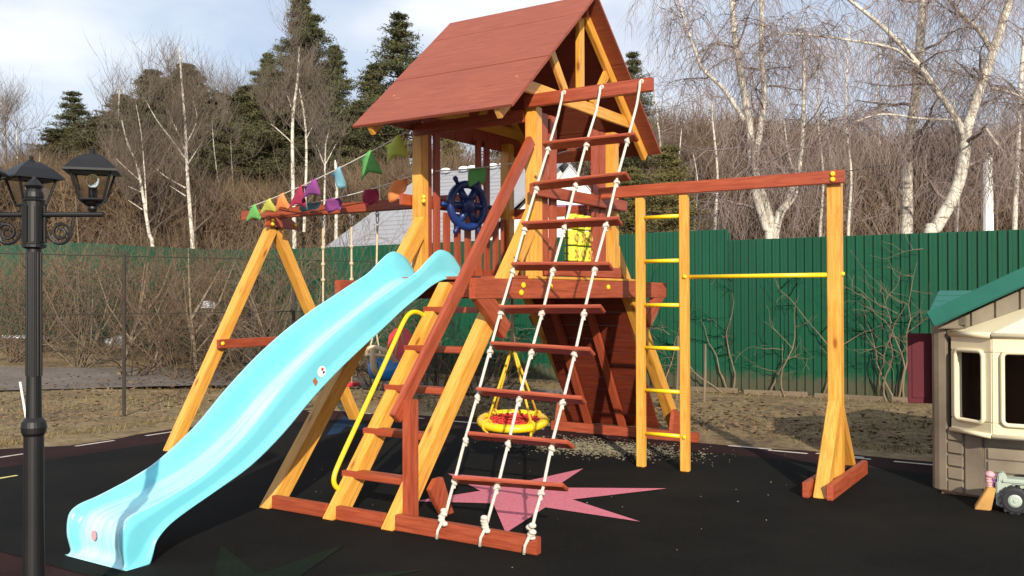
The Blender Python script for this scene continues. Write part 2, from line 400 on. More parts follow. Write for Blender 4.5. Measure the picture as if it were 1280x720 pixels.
def litter():
    m = MB(); rnd = random.Random(15)
    for _ in range(5200):
        if rnd.random() < .5: x, y = rnd.uniform(-4.5, 3.6), 2.3 + abs(rnd.gauss(0, 1.6))
        else: x, y = rnd.uniform(-11, -4.8), rnd.uniform(-3.5, 6.1)
        if y > 6.15: y = rnd.uniform(5.5, 6.15)
        a = rnd.uniform(0, 6.28); l = rnd.uniform(.015, .05); c, s_ = cos(a) * l, sin(a) * l; z = ground_z(x, y) + .03 + rnd.uniform(0, .05); t_ = rnd.uniform(-.015, .015)
        m.face([(x - c, y - s_, z), (x - s_ * .5, y + c * .5, z + t_), (x + c, y + s_, z + .01), (x + s_ * .5, y - c * .5, z - t_)])
    return tag(m.build('leaf_litter', 'leaf', fix=False), 'dead brown leaves scattered over the dry lawn by the fence', 'leaves', kind='stuff')
def chips():
    m = MB(); rnd = random.Random(5)
    for _ in range(2600):
        x = rnd.gauss(.25, .42); y = rnd.gauss(.95, .22) + .05 * (x)
        if rnd.random() < .022: x, y = rnd.uniform(-1.5, 2.6), rnd.uniform(-3.2, 1.5)
        a = rnd.uniform(0, 6.28); l = rnd.uniform(.006, .024) if abs(x - .25) < 1.1 and y > .4 else rnd.uniform(.004, .012); w = l * rnd.uniform(.2, .6)
        R = Matrix.Rotation(a, 3, 'Z') @ Matrix.Rotation(rnd.uniform(-.5, .5), 3, 'X')
        m.box((x, y, .006), (l, w, .004), R)
    return tag(m.build('wood_chips', 'chips', fix=False), 'pale wood chips scattered on the black rubber under the platform', 'wood chips', kind='stuff')
chips()
litter()

# ================================================================== PLAY TOWER
T = thing('play_tower', 'wooden play tower with red gabled roof, blue slide, swing beam and monkey bar', 'playground')
S = 1.72 / 2.13          # horizontal run of a leg per metre of height
LT = .155                # leg depth measured along Y
def leg(x0, x1, ztop, sgn=-1, y0=2.45, name='leg', capdrop=.08):
    f = lambda z, e: sgn * (y0 - z * S - e)
    if capdrop < 0:   # top sawn upright against the post
        yp = sgn * .732; z1 = (y0 - .732) / S; z2 = (y0 - LT - .732) / S; poly = [(f(0, 0), 0), (yp, z1), (yp, z2), (f(0, LT), 0)]
    else: poly = [(f(0, 0), 0), (f(ztop, 0), ztop), (f(ztop - capdrop, LT), ztop - capdrop), (f(.0, LT), .0)]
    return prism_x(name, poly, x0, x1, 'pine', T, (0, -sgn * S, 1))
for x0, x1 in ((.5, .6), (-.6, -.5)):
    leg(x0, x1, 2.09, capdrop=-1); leg(x0, x1, 2.0, 1, 2.28, capdrop=-1)
leg(0.0, .095, 1.56, name='stair_stringer', capdrop=.05)
# posts
PZ0, PZ1 = 1.45, 2.93
for sx in (-1, 1):
    for sy in (-1, 1):
        px_ = -.583 if sx < 0 else .55; beam('post', (px_, sy * .68, PZ0), (px_, sy * .68, PZ1), .1, .1, 'pine', T, up=(0, 1, 0))
# platform beams and brackets
ZP = 1.577; BH = .147
for sx in (-1, 1):
    xc = sx * .632
    beam('platform_beam', (xc, -1.64, ZP - BH / 2), (xc, 1.66, ZP - BH / 2), .058, BH, 'red', T)
    for sy in (-1, 1):
        y = lambda v: sy * v
        poly = [(y(1.62), ZP - BH - .001), (y(1.38), ZP - BH - .001), (y(1.18), 1.24), (y(1.27), 1.14)]
        prism_x('bracket', poly, xc - .028, xc + .028, 'red', T, (0, -sy * .45, -.3))
for y_ in (-1.05, 1.05):
    beam('platform_beam', (-.60, y_, 1.50), (.60, y_, 1.50), .045, .12, 'red', T)
beam('joist', (-.60, -.35, 1.49), (.60, -.35, 1.49), .045, .1, 'red', T); beam('joist', (-.60, .35, 1.49), (.60, .35, 1.49), .045, .1, 'red', T)
dk = MB()
for k in range(17): dk.box((0, -1.04 + k * .13, 1.592), (1.262, .118, .024))
dk.build('deck', 'red', T, axis=(1, 0, 0), bevel=.003)
for sx in (-1, 1):
    beam('floor_edge_strip', (sx * .632, -.9, 1.591), (sx * .632, .95, 1.591), .05, .022, 'pine', T)
    beam('kick_board', (sx * .613, -.62, 1.655), (sx * .613, .74, 1.655), .022, .09, 'red', T)
    gx_ = .628 if sx > 0 else -.662; beam('guard_rail', (gx_, -.84, 2.268), (gx_, .80, 2.268), .045, .095, 'red', T)
beam('guard_rail', (-.6, .745, 2.25), (.6, .745, 2.25), .03, .095, 'red', T)
for yc, tall in ((-.585, 1), (-.465, 1), (-.32, 0), (-.16, 0), (.0, 0), (.17, 1), (.31, 1), (.43, 1), (.56, 1)):
    if yc in (.43, .56): continue
    beam('baluster', (-.575, yc, 1.605), (-.575, yc, 2.9 if tall else 2.19), .085, .022, 'red', T, up=(1, 0, 0), bev=.003)
for yc in (.46, .60):
    beam('baluster', (-.575, yc, 1.605), (-.575, yc, 2.19), .085, .022, 'red', T, up=(1, 0, 0), bev=.003)
for yc in (-.57, -.43, .30, .44):
    beam('baluster', (.575, yc, 1.605), (.575, yc, 2.9), .105, .022, 'red', T, up=(1, 0, 0), bev=.003)
for xc in (-.35, -.2, .2, .35):
    beam('baluster', (xc, .715, 1.605), (xc, .715, 2.22), .1, .022, 'red', T, up=(0, 1, 0), bev=.003)
# top board
beam('top_board', (.52, -.755, 2.965), (1.60, -.755, 2.965), .045, .1, 'red', T)
beam('collar_board', (-.6, -.74, 2.86), (.5, -.74, 2.86), .03, .1, 'red', T)
beam('collar_board', (-.6, .74, 2.86), (.6, .74, 2.86), .03, .1, 'red', T)

# roof
RF = thing('roof', '', ''); del RF['label']; del RF['category']; RF.parent = T
ZR, ZE, EY, RX0, RX1 = 3.985, 2.82, 1.325, -.77, .762
sl = Vector((0, -EY, ZE - ZR)); L = sl.length
for sgn in (-1, 1):
    d = Vector((0, sgn * EY, ZE - ZR)).normalized(); nrm = Vector((0, sgn * (ZR - ZE), EY)).normalized()
    nb = 5; bw = L / nb; m = MB()
    for k in range(nb):
        a = bw * k + (.0008 if k else 0); b = bw * (k + 1) - .0008
        c = Vector((0, 0, ZR)) + d * ((a + b) / 2) - nrm * .011
        R = Matrix(((1, 0, 0), (0, d.y, nrm.y), (0, d.z, nrm.z)))
        R = Matrix((Vector((1, 0, 0)), d, Vector((1, 0, 0)).cross(d))).transposed()
        off = .002 * random.uniform(-1, 1)
        m.box(c + Vector(((RX0 + RX1) / 2, 0, 0)) + nrm * off, (RX1 - RX0, b - a, .022), R)
    m.build('roof_boards', 'roofred', RF, axis=(1, 0, 0), bevel=.002)
    for x in (RX1 - .155, RX0 + .155):
        p0 = Vector((x, 0, ZR)) + d * .0 - nrm * .066; p1 = Vector((x, 0, ZR)) + d * (L - .01) - nrm * .066
        beam('rafter', p0 + Vector((0, 0, -.0)), p1, .045, .088, 'pine', RF, up=nrm)
for x in (RX1 - .165, RX0 + .165):
    s_ = 1 if x > 0 else -1
    beam('tie_beam', (x, -1.0, 3.06), (x, 1.0, 3.06), .03, .10, 'pine', RF)
    beam('king_post', (x, -.0, 3.11), (x, -.0, 3.86), .04, .095, 'pine', RF, up=(0, 1, 0))
    beam('strut', (x, -.24, 3.10), (x, -.50, 3.42), .035, .085, 'pine', RF, up=(0, 1, 1))
    beam('strut', (x, .22, 3.10), (x, .50, 3.44), .035, .085, 'pine', RF, up=(0, -1, 1))
gp = MB(); xg = RX0 + .135
for k in range(9):
    ya, yb = -1.16 + k * .26, -1.16 + k * .26 + .255; zt = lambda y: ZR - .05 - abs(y) * (ZR - ZE) / EY
    pts = [(xg, ya, 2.86), (xg, yb, 2.86), (xg, yb, max(2.87, zt(yb)))] + ([(xg, 0, zt(0))] if ya < 0 < yb else []) + [(xg, ya, max(2.87, zt(ya)))]
    gp.prism(pts, (.018, 0, 0))
gp.build('gable_panel', 'red', RF, axis=(0, 0, 1), bevel=.002)
beam('ridge_beam', (RX0 + .07, 0, 3.85), (RX1 - .09, 0, 3.85), .04, .1, 'red', RF)

# stairs
for z in (1.35, 1.07, .80, .52, .26):
    y = -2.45 + z * S + .02
    beam('tread', (-.015, y + .02, z), (.5, y + .02, z), .10, .045, 'red', T)
# base beam
YB = -2.40
beam('base_beam', (-.5, YB, .045), (0, YB, .045), .045, .088, 'red', T); beam('base_beam', (.095, YB, .045), (.5, YB, .045), .045, .088, 'red', T)
beam('base_beam', (.6, YB - .005, .05), (1.63, YB - .005, .05), .05, .098, 'red', T)
prism_x('gusset', [(-1.98, .0), (-1.86, .0), (-1.98, .26), (-2.06, .26), (-2.12, .2), (-2.06, .1)], .602, .64, 'red', T, (0, .3, 1))
# hand rail
beam('hand_rail_post', (.635, -2.315, 0), (.635, -2.315, .80), .055, .10, 'red', T, up=(0, 1, 0))
beam('hand_rail', (.592, -2.415, .69), (.60, -.80, 2.65), .045, .09, 'red', T)
hb = MB(); hp = [(-1.36, 1.30), (-1.45, 1.335), (-1.53, 1.335), (-1.60, 1.29), (-1.70, 1.15), (-1.9, .87), (-2.1, .60), (-2.3, .33), (-2.345, .25), (-2.33, .19), (-2.25, .15)]
def smoothpath(p, it=2):
    p = [Vector(q) for q in p]
    for _ in range(it):
        q = [p[0]]
        for a, b in zip(p, p[1:]): q += [a.lerp(b, .25), a.lerp(b, .75)]
        p = q + [p[-1]]
    return p
hb.tube(smoothpath([(.012, y - .01, z) for y, z in hp]), .017, 12); hb.build('grab_handle', 'yellow', T, smooth=True)

# climbing wall at the back
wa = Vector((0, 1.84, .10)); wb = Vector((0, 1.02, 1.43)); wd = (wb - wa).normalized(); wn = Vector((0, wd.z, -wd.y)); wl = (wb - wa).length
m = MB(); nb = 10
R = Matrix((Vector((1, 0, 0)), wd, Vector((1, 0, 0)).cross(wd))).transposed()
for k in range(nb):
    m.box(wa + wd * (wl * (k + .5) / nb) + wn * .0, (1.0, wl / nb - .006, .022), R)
m.build('climbing_wall', 'shadedred', T, axis=(1, 0, 0), bevel=.003)
for x in (-.28, .12):
    p0 = wa - wn * .035 + Vector((x, 0, -.05)); p1 = wb - wn * .035 + Vector((x, 0, 0)); beam('wall_rib', p0, p1, .08, .04, 'red', T, up=-wn)
beam('base_beam', (-.72, 1.76, .05), (.95, 1.76, .05), .05, .098, 'red', T)
for x in (-.66, .66):
    prism_x('gusset', [(1.74, .10), (1.80, .30), (1.88, .30), (2.12, .08), (2.12, .0), (1.9, .0)], x - .02, x + .02, 'red', T, (0, 1, 0))

# swing beam with A frame
beam('swing_beam', (-3.57, 0, 2.335), (-.60, 0, 2.335), .09, .10, 'red', T)
for sy in (-1, 1):
    top = Vector((-3.06, sy * .02, 2.36)); S2 = 1.33 / 2.33
    f = lambda z, e: sy * (1.33 - z * S2 - e)
    poly = [(f(0, 0), 0), (f(2.30, 0), 2.30), (f(2.27, .115), 2.27), (f(0, .115), 0)]
    prism_x('swing_leg', poly, -3.17, -3.06, 'pine', T, (0, -sy * S2, 1))
prism_x('swing_bracket', [(-.19, 2.19), (.30, 2.17), (.30, 2.21), (.16, 2.29), (-.14, 2.29)], -3.058, -3.018, 'red', T, (0, 1, 0))
beam('swing_crossbar', (-3.03, -.80, .985), (-3.03, .80, .985), .045, .09, 'red', T)
for y, z in ((-.10, 2.25), (-.10, 2.215), (.22, 2.22)): bolt((-3.018, y, z), (1, 0, 0), T, .02)
bolt((-3.0075, -.76, .99), (1, 0, 0), T, .02)
# ring hooks on the swing beam are modelled with the swings

# monkey bar and side ladder
YM = .32
beam('monkey_beam', (.62, YM - .025, 2.338), (2.68, YM - .025, 2.338), .045, .098, 'red', T)
beam('monkey_post', (2.59, YM + .05, 0), (2.59, YM + .05, 2.375), .10, .10, 'pine', T, up=(0, 1, 0))
for x in (1.0, 1.395):
    beam('ladder_post', (x, YM + .0, 0), (x, YM + .0, 2.287), .075, .05, 'pine', T, up=(0, 1, 0))
for z in (.285, .65, 1.01, 1.37, 1.74, 2.11):
    m = MB(); m.tube([(1.03, YM, z), (1.365, YM, z)], .0165, 12); m.build('ladder_rung', 'yellow', T, smooth=True)
bolt((1.4, YM - .025, .285), (0, -1, 0), T, .016, .02); bolt((1.41, YM - .025, 1.605), (0, -1, 0), T, .016, .02)
m = MB(); m.tube([(1.43, YM + .02, 1.603), (2.54, YM + .02, 1.603)], .0175, 12); m.build('pull_up_bar', 'yellow', T, smooth=True)
bolt((2.64, YM + .05, 1.61), (1, 0, 0), T, .016, .02)
for z in (2.36, 2.318): bolt((2.60, YM - .0475, z), (0, -1, 0), T, .019)
for sy in (-1, 1):
    y0 = YM + .05 + sy * .05
    poly = [(y0, .66), (y0, .50), (y0 + sy * .33, .0), (y0 + sy * .45, .0)] if sy < 0 else [(y0, .66), (y0, .52), (y0 + .36, .09), (y0 + .43, .09)]
    prism_x('post_brace', poly, 2.54 + (.002 if sy < 0 else .01), 2.64 - (.002 if sy < 0 else .01), 'pine', T, (0, sy * .5, -.6))
for x in (2.50, 2.667):
    beam('foot_beam', (x, -.16, .055), (x, .98, .055), .05, .11, 'red', T)
# bolts on the platform beam and posts
for y, z in ((-1.02, 1.53), (-1.05, 1.475), (-.62, 1.525), (.38, 1.525), (.98, 1.53), (1.0, 1.48)): bolt((.661, y, z), (1, 0, 0), T, .022)
for z in (2.29, 2.255): bolt((-.505, -.73, z), (0, -1, 0), T, .018)
for z in (1.76, 1.82): bolt((-.50, .66, z), (1, 0, 0), T, .018)

# ---- slide
def slide():
    ST = [  # bed(y,z) rim(y,z) bottom(y,z)
        ((-.88, 1.612), (-.88, 1.655), (-.90, 1.60)), ((-.97, 1.612), (-.97, 1.745), (-1.00, 1.600)), ((-1.09, 1.610), (-1.07, 1.785), (-1.10, 1.594)),
        ((-1.2, 1.590), (-1.16, 1.775), (-1.2, 1.572)), ((-1.30, 1.55), (-1.27, 1.705), (-1.31, 1.528)), ((-1.43, 1.48), (-1.40, 1.61), (-1.43, 1.462)), ((-1.6, 1.385), (-1.58, 1.525), (-1.6, 1.373)),
        ((-1.8, 1.28), (-1.8, 1.42), (-1.8, 1.25)), ((-2.0, 1.17), (-2.0, 1.325), (-2.0, 1.13)), ((-2.25, 1.01), (-2.25, 1.185), (-2.25, .975)),
        ((-2.5, .835), (-2.5, 1.02), (-2.5, .80)), ((-2.75, .63), (-2.75, .82), (-2.75, .60)), ((-3.0, .455), (-3.0, .595), (-3.0, .435)),
        ((-3.25, .35), (-3.25, .435), (-3.25, .325)), ((-3.42, .297), (-3.42, .365), (-3.42, .255)), ((-3.55, .268), (-3.55, .325), (-3.56, .19)), ((-3.65, .252), (-3.66, .295), (-3.64, .12)),
        ((-3.735, .228), (-3.77, .27), (-3.665, .05)), ((-3.775, .18), (-3.825, .225), (-3.685, .0)), ((-3.785, .11), (-3.835, .13), (-3.72, .0)), ((-3.775, .05), (-3.82, .06), (-3.76, .0)), ((-3.79, .012), (-3.81, .02), (-3.795, .0)), ((-3.83, .0), (-3.83, .0), (-3.825, .0))]
    P = []
    def cr(a, b, c, d, t): return .5 * ((2 * b) + (-a + c) * t + (2 * a - 5 * b + 4 * c - d) * t * t + (-a + 3 * b - 3 * c + d) * t ** 3)
    flat = [[c for q in s for c in q] for s in ST]; N = len(flat)
    for k in range(N - 1):
        for j in range(4):
            t = j / 4; P.append([cr(flat[max(k - 1, 0)][i], flat[k][i], flat[k + 1][i], flat[min(k + 2, N - 1)][i], t) for i in range(6)])
    P.append(flat[-1])
    m = MB(); xc = -.35; cols = None
    for s in P:
        bed, rim, bot = Vector((0, s[0], s[1])), Vector((0, s[2], s[3])), Vector((0, s[4], max(0, s[5])))
        rim = rim + Vector((0, -.006, .026)) * min(1, max(0, (rim.z - .2) * 3)); bed = bed - Vector((0, 0, .016)) * min(1, max(0, (bed.z - .25) * 3)); bot = bot - Vector((0, 0, .012)) * min(1, max(0, (bot.z - .25) * 3)); h = rim - bed
        fl = min(1, (bed.z) / .25)
        def pt(x, base): return (xc + x + .0286 * (base.y + 3.8), base.y, base.z)
        half = [(-.284, bot), (-.283, bot.lerp(rim, .05)), (-.263, bot.lerp(rim, .10)), (-.262, bot.lerp(rim, .35)), (-.262, bot.lerp(rim, .72)), (-.260, rim - h * .12), (-.250, rim - h * .02), (-.238, rim), (-.226, rim - h * .05), (-.215, rim - h * .34), (-.204, bed + h * .34), (-.190, bed + h * .12), (-.165, bed + h * .025), (-.09, bed), (-.03, bed)]
        ring = [pt(x, b) for x, b in half] + [pt(-x, b) for x, b in reversed(half)]
        cols = len(ring); m.v += ring
    for k in range(len(P) - 1):
        for j in range(cols - 1): m.f.append((k * cols + j, k * cols + j + 1, (k + 1) * cols + j + 1, (k + 1) * cols + j))
    o = m.build('slide', 'slide', T, smooth=True)
    md = o.modifiers.new('thickness', 'SOLIDIFY'); md.thickness = .007; md.offset = -1
    tag(o, 'glossy pale cyan wavy plastic slide')
    return o
SL = slide()
# stickers on the slide (generic shapes)
def onslide(x, y0, ext):  # small decal following the bed between the given stations
    pass
def decal(name, c, du, dv, poly, mat, lift):
    m = MB(); n = du.cross(dv).normalized(); m.prism([Vector(c) + du * a + dv * b + n * lift for a, b in poly], n * .0015); return m.build(name, mat, SL)
oval = lambda rx, ry, n=18, cx=0, cy=0: [(cx + rx * cos(2 * pi * k / n), cy + ry * sin(2 * pi * k / n)) for k in range(n)]
ds = Vector((0, .80, .60)).normalized(); du_ = Vector((0, -.60, .80)).normalized(); sx_ = -.35 + .0286 * (-2.40 + 3.8) + .2635; cb = Vector((sx_, -2.40, .955))
decal('sticker', cb, ds, du_, oval(.040, .036), 'white', .0005)
decal('sticker_print', cb, ds, du_, oval(.011, .010, 10, .012, .010), 'red_plastic', .0022)
decal('sticker_print', cb, ds, du_, oval(.010, .008, 10, .010, -.014), 'navy', .0022)
decal('sticker', cb - ds * .085 - du_ * .012, ds, du_, [(-.018, -.026), (.016, -.02), (.018, .022), (-.014, .018)], 'orange', .0005)
decal('sticker', Vector((-.40, -3.797, .135)), Vector((1, 0, 0)), Vector((.0, 0, 1)), oval(.024, .030), 'pinktoy', .001)

# ---- steering wheel
def wheel():
    c = Vector((-.49, -.12, 2.262)); m = MB(); wx = Vector((1, -.30, 0)).normalized(); wy = Vector((.30, 1, 0)).normalized()
    m.torus(c, .192, .036, wx, 40, 10); m.ball(c + Vector((.01, 0, 0)), .085, 14, 8, (.6, 1, 1))
    for k in range(6):
        a = pi * k / 3; d = wy * cos(a) + Vector((0, 0, sin(a)))
        m.tube([c + d * .04, c + d * .17], [.040, .030], 8); m.tube([c + d * .2, c + d * .24, c + d * .27, c + d * .292], [.020, .017, .024, .016], 8)
    o = m.build('steering_wheel', 'navy', T, smooth=True); h = MB(); h.tube([c - Vector((.075, 0, 0)), c], .025, 10); h.build('axle', 'navy', o)
    return o
wheel()
# ---- spinning noughts and crosses drums
def drums():
    f = MB()
    f.tube([(.575, -.195, 1.72), (.575, -.195, 2.2)], .008, 6); f.tube([(.575, .195, 1.72), (.575, .195, 2.2)], .008, 6)
    for z in (1.74, 1.80, 1.93, 2.07): f.tube([(.575, -.23, z + .0), (.575, .21, z)], .007, 6)
    fo = f.build('game_frame', 'black', T)
    for i, y in enumerate((-.125, -.005, .115)):
        for j, z in enumerate((1.80, 1.935, 2.07)):
            m = MB(); m.tube([(.575, y, z - .061), (.575, y, z - .055), (.575, y, z + .055), (.575, y, z + .061)], [.050, .055, .055, .050], 18)
            d = m.build('drum', 'lemon', fo, smooth=False)
            k = MB()
            if (i + j) % 2: k.torus((.631, y, z), .030, .007, (1, 0, 0), 18, 6)
            else:
                for s in (-1, 1): k.tube([(.632, y - .028, z - s * .032), (.632, y + .028, z + s * .032)], .007, 6)
            k.build('drum_mark', 'ochre', fo)
drums()

# ================================================================== ROPE LADDER
RL = thing('rope_ladder', 'hanging rope ladder with red wooden rungs and knotted white ropes', 'rope ladder', (1.3, -2.4, 0))
ra = Vector((0, -2.45, .10)); rb = Vector((0, -.785, 2.96)); rd = (rb - ra).normalized(); rw = Vector((0, -rd.z, rd.y))
RUNGZ = [2.55, 2.245, 1.94, 1.645, 1.365, 1.12, .84, .59, .355]
def xat(x0, x1, z): t = (2.96 - z) / 2.86; return x0 + (x1 - x0) * min(1, max(0, t))
rrnd = random.Random(11)
ropes = [(.88, .99), (1.20, 1.30), (1.52, 1.60)]
def rp(z, sag=0): t = (z - ra.z) / (rb.z - ra.z); return ra.lerp(rb, t) - Vector((0, .0, 0)) + Vector((0, -.018 * sin(pi * t), 0))
for k, z in enumerate(RUNGZ):
    c = rp(z); xl = xat(.84, .98, z) + .03 * min(1, max(0, (2.6 - z))) ; xr = xl + .735
    tilt = rrnd.uniform(-.012, .012); yaw = rrnd.uniform(-.02, .03)
    beam('rung', (xl, c.y - yaw, c.z - tilt), (xr, c.y + yaw, c.z + tilt), .085, .024, 'red', RL, up=rd)
for i, (x0, x1) in enumerate(ropes):
    pts = [Vector((x0, -.80, 2.99)), Vector((x0, -.81, 2.94))]
    for z in [2.8] + RUNGZ + [.22, .14]:
        c = rp(z); pts.append(Vector((xat(x0, x1, z) + rrnd.uniform(-.006, .006), c.y, c.z)))
    m = MB(); sp = pts
    m.tube(sp, .0098, 8); m.torus(pts[0] + Vector((0, .022, 0)), .012, .007, (0, 1, 0), 12, 6)
    m.build('rope', 'rope', RL, smooth=True)
    for z in RUNGZ:
        c = rp(z) - rd * .032; x = xat(x0, x1, z); kk = MB()
        kk.ball((x, c.y, c.z), .0185, 10, 7, (1.1, 1, 1)); kk.torus((x + .004, c.y - .004, c.z - .006), .014, .0105, (rrnd.uniform(-1, 1), .4, .7), 12, 6); kk.tube([(x, c.y, c.z), (x + .012, c.y - .012, c.z - .04)], .008, 6)
        kk.build('knot', 'rope', RL, smooth=True)
    x = x1; kk = MB()
    for q in range(5): kk.ball((x + rrnd.uniform(-.02, .022), -2.445 + rrnd.uniform(-.012, .012), .10 + q * .018), .021, 8, 6, (1.2, .9, .8))
    kk.tube([(x, -2.46, .11), (x - .02, -2.475, .06), (x - .028, -2.472, .012)], [.010, .009, .011], 7)
    kk.build('knot', 'rope', RL, smooth=True)

# ================================================================== SWINGS
def hook(m, x, z): m.torus((x, 0, z - .03), .022, .006, (1, 0, 0), 14, 6); m.tube([(x, 0, z), (x, 0, z - .012)], .006, 6)
def karabiner(m, x, z):
    pts = [Vector((x, .018 * cos(a), z + .045 * sin(a))) for a in [2 * pi * k / 14 for k in range(15)]]; m.tube(pts, .005, 6)
def toddler():
    t = thing('toddler_swing', 'bucket toddler swing with blue seat, beige guard and red back', 'swing', (-1.45, 0, .7))
    z0 = 2.285; X = (-1.66, -1.16); c = Vector((-1.535, 0, .81))
    m = MB()
    for x in X: m = MB(); hook(m, x, z0); karabiner(m, x, z0 - .075); m.build('hook', 'steel', t)
    for x, xs in ((X[0], -1.69), (X[1], -1.37)):
        r = MB(); r.tube([(x, 0, z0 - .14), (x * .5 + xs * .5, 0, 1.6), (xs, 0, 1.16)], .010, 7)
        for sy in (-.1, .1): r.tube([(xs, 0, 1.16), (c.x + (-.17 if x < -1.4 else .17), sy, .83)], .009, 7)
        r.build('rope', 'ropeb', t, smooth=True)
    # seat tub: lower half shell with leg holes
    s = MB(); n = 24; m_ = 7
    for k in range(m_ + 1):
        a = pi / 2 * k / m_; rr = .205 * (sin(a) ** .55); z = .85 - .16 * cos(a) - .05 + .04 * (k == m_)
        for j in range(n):
            w = 2 * pi * j / n; dip = -.05 * max(0, -sin(w)) ** 2 * max(0, abs(cos(w)) * 2) * (k / m_)
            s.v.append((c.x + rr * cos(w), rr * .85 * sin(w), z + dip))
    for k in range(m_):
        for j in range(n): j2 = (j + 1) % n; s.f.append((k * n + j, k * n + j2, (k + 1) * n + j2, (k + 1) * n + j))
    so = s.build('seat', 'blue_seat', t, smooth=True); md = so.modifiers.new('t', 'SOLIDIFY'); md.thickness = .014
    g = MB(); pts = [(c.x - .165, -.05, .80), (c.x - .15, -.13, .90), (c.x - .08, -.18, .955), (c.x, -.19, .965), (c.x + .08, -.18, .955), (c.x + .15, -.13, .90), (c.x + .165, -.05, .80)]
    g.tube(smoothpath(pts, 2), .024, 10); pts = [(c.x - .13, -.15, .88), (c.x - .05, -.2, .895), (c.x + .05, -.2, .895), (c.x + .13, -.15, .88)]; g.tube(smoothpath(pts), .018, 8)
    g.tube(smoothpath([(c.x, -.2, .96), (c.x, -.21, .86), (c.x, -.19, .74), (c.x, -.12, .70)]), .034, 10); g.build('guard', 'beige_plastic', t, smooth=True)
    b = MB(); b.prism([(c.x - .15, .15, .78), (c.x + .15, .15, .78), (c.x + .15, .19, 1.06), (c.x + .08, .2, 1.13), (c.x - .08, .2, 1.13), (c.x - .15, .19, 1.06)], (0, .02, 0)); b.build('backrest', 'red_plastic', t, bevel=.006)
toddler()
def plain_swing():
    t = thing('board_swing', 'pinkish red swing seat hanging half hidden behind the cyan slide', 'swing', (-2.2, 0, .5)); z0 = 2.285
    m = MB(); X = (-2.39, -2.0)
    for x in X: m = MB(); hook(m, x, z0); karabiner(m, x, z0 - .075); m.build('hook', 'steel', t)
    for x in X:
        r = MB(); r.tube([(x, 0, z0 - .14), (x, 0, 1.4), (x, 0, .58)], .010, 7)
        for z in (1.95, 1.78, 1.62): r.ball((x, 0, z), .022, 8, 6)
        r.build('rope', 'ropeb', t, smooth=True)
    s = MB(); s.prism([(-2.42, -.085, .555), (-2.39, -.10, .555), (-1.99, -.10, .555), (-1.96, -.085, .555), (-1.96, .085, .555), (-1.99, .1, .555), (-2.39, .1, .555), (-2.42, .085, .555)], (0, 0, .035)); s.build('seat', 'red_plastic', t, bevel=.01)
plain_swing()
def nest():
    c = Vector((-.06, -.05, .355)); t = thing('nest_swing', 'round yellow nest swing with red rope net hanging under platform', 'swing', c)
    m = MB(); TA = Matrix.Rotation(radians(6.5), 3, Vector((RGT.x, RGT.y, 0))); ax_ = TA @ Vector((0, 0, 1)); m.torus(c, .280, .037, ax_, 44, 12)
    m.build('ring', 'yellow', t, smooth=True)
    for k in range(20):
        b = MB(); a = 2 * pi * k / 20; p = c + TA @ Vector((cos(a) * .275, sin(a) * .275, 0)); tg = TA @ Vector((-sin(a), cos(a), 0)); b.torus(p, .038, .0035, tg, 14, 5); b.build('ring_binding', 'ochre', t)
    n = MB()
    for k in range(-5, 6):
        o = k * .042; h = math.sqrt(max(0, .24 ** 2 - o * o))
        for sw in (0, 1):
            pts = []
            for j in range(7):
                s_ = -h + 2 * h * j / 6; x, y = (o, s_) if sw else (s_, o); pts.append(c + TA @ Vector((x, y, .012 - .03 * (1 - (x * x + y * y) / .06))))
            n.tube(pts, .008, 6)
    for R_ in (.07, .14, .2): n.torus(c + TA @ Vector((0, 0, .005)), R_, .007, ax_, 28, 6)
    n.build('net', 'red_net', t, smooth=True)
    top = Vector((-.06, -.05, 1.02))
    for k in range(4):
        a = pi / 4 + .42 + k * pi / 2; p = c + TA @ Vector((cos(a) * .27, sin(a) * .27, .03)); r = MB(); r.tube([top + (p - top) * .02, p], .011, 8)
        r.torus(p - Vector((0, 0, .03)), .05, .010, (-sin(a), cos(a), 0), 14, 6); r.tube([p - Vector((0, 0, .07)), p - Vector((.004, .01, .13))], [.014, .01], 7)
        r.build('hanging_rope', 'ropey', t, smooth=True)
    r = MB(); r.tube([top, (top.x, top.y, 1.43)], .012, 8); r.torus(top, .025, .007, (0, 1, 0), 14, 6); r.build('suspension_rope', 'ropeb', t, smooth=True)
nest()

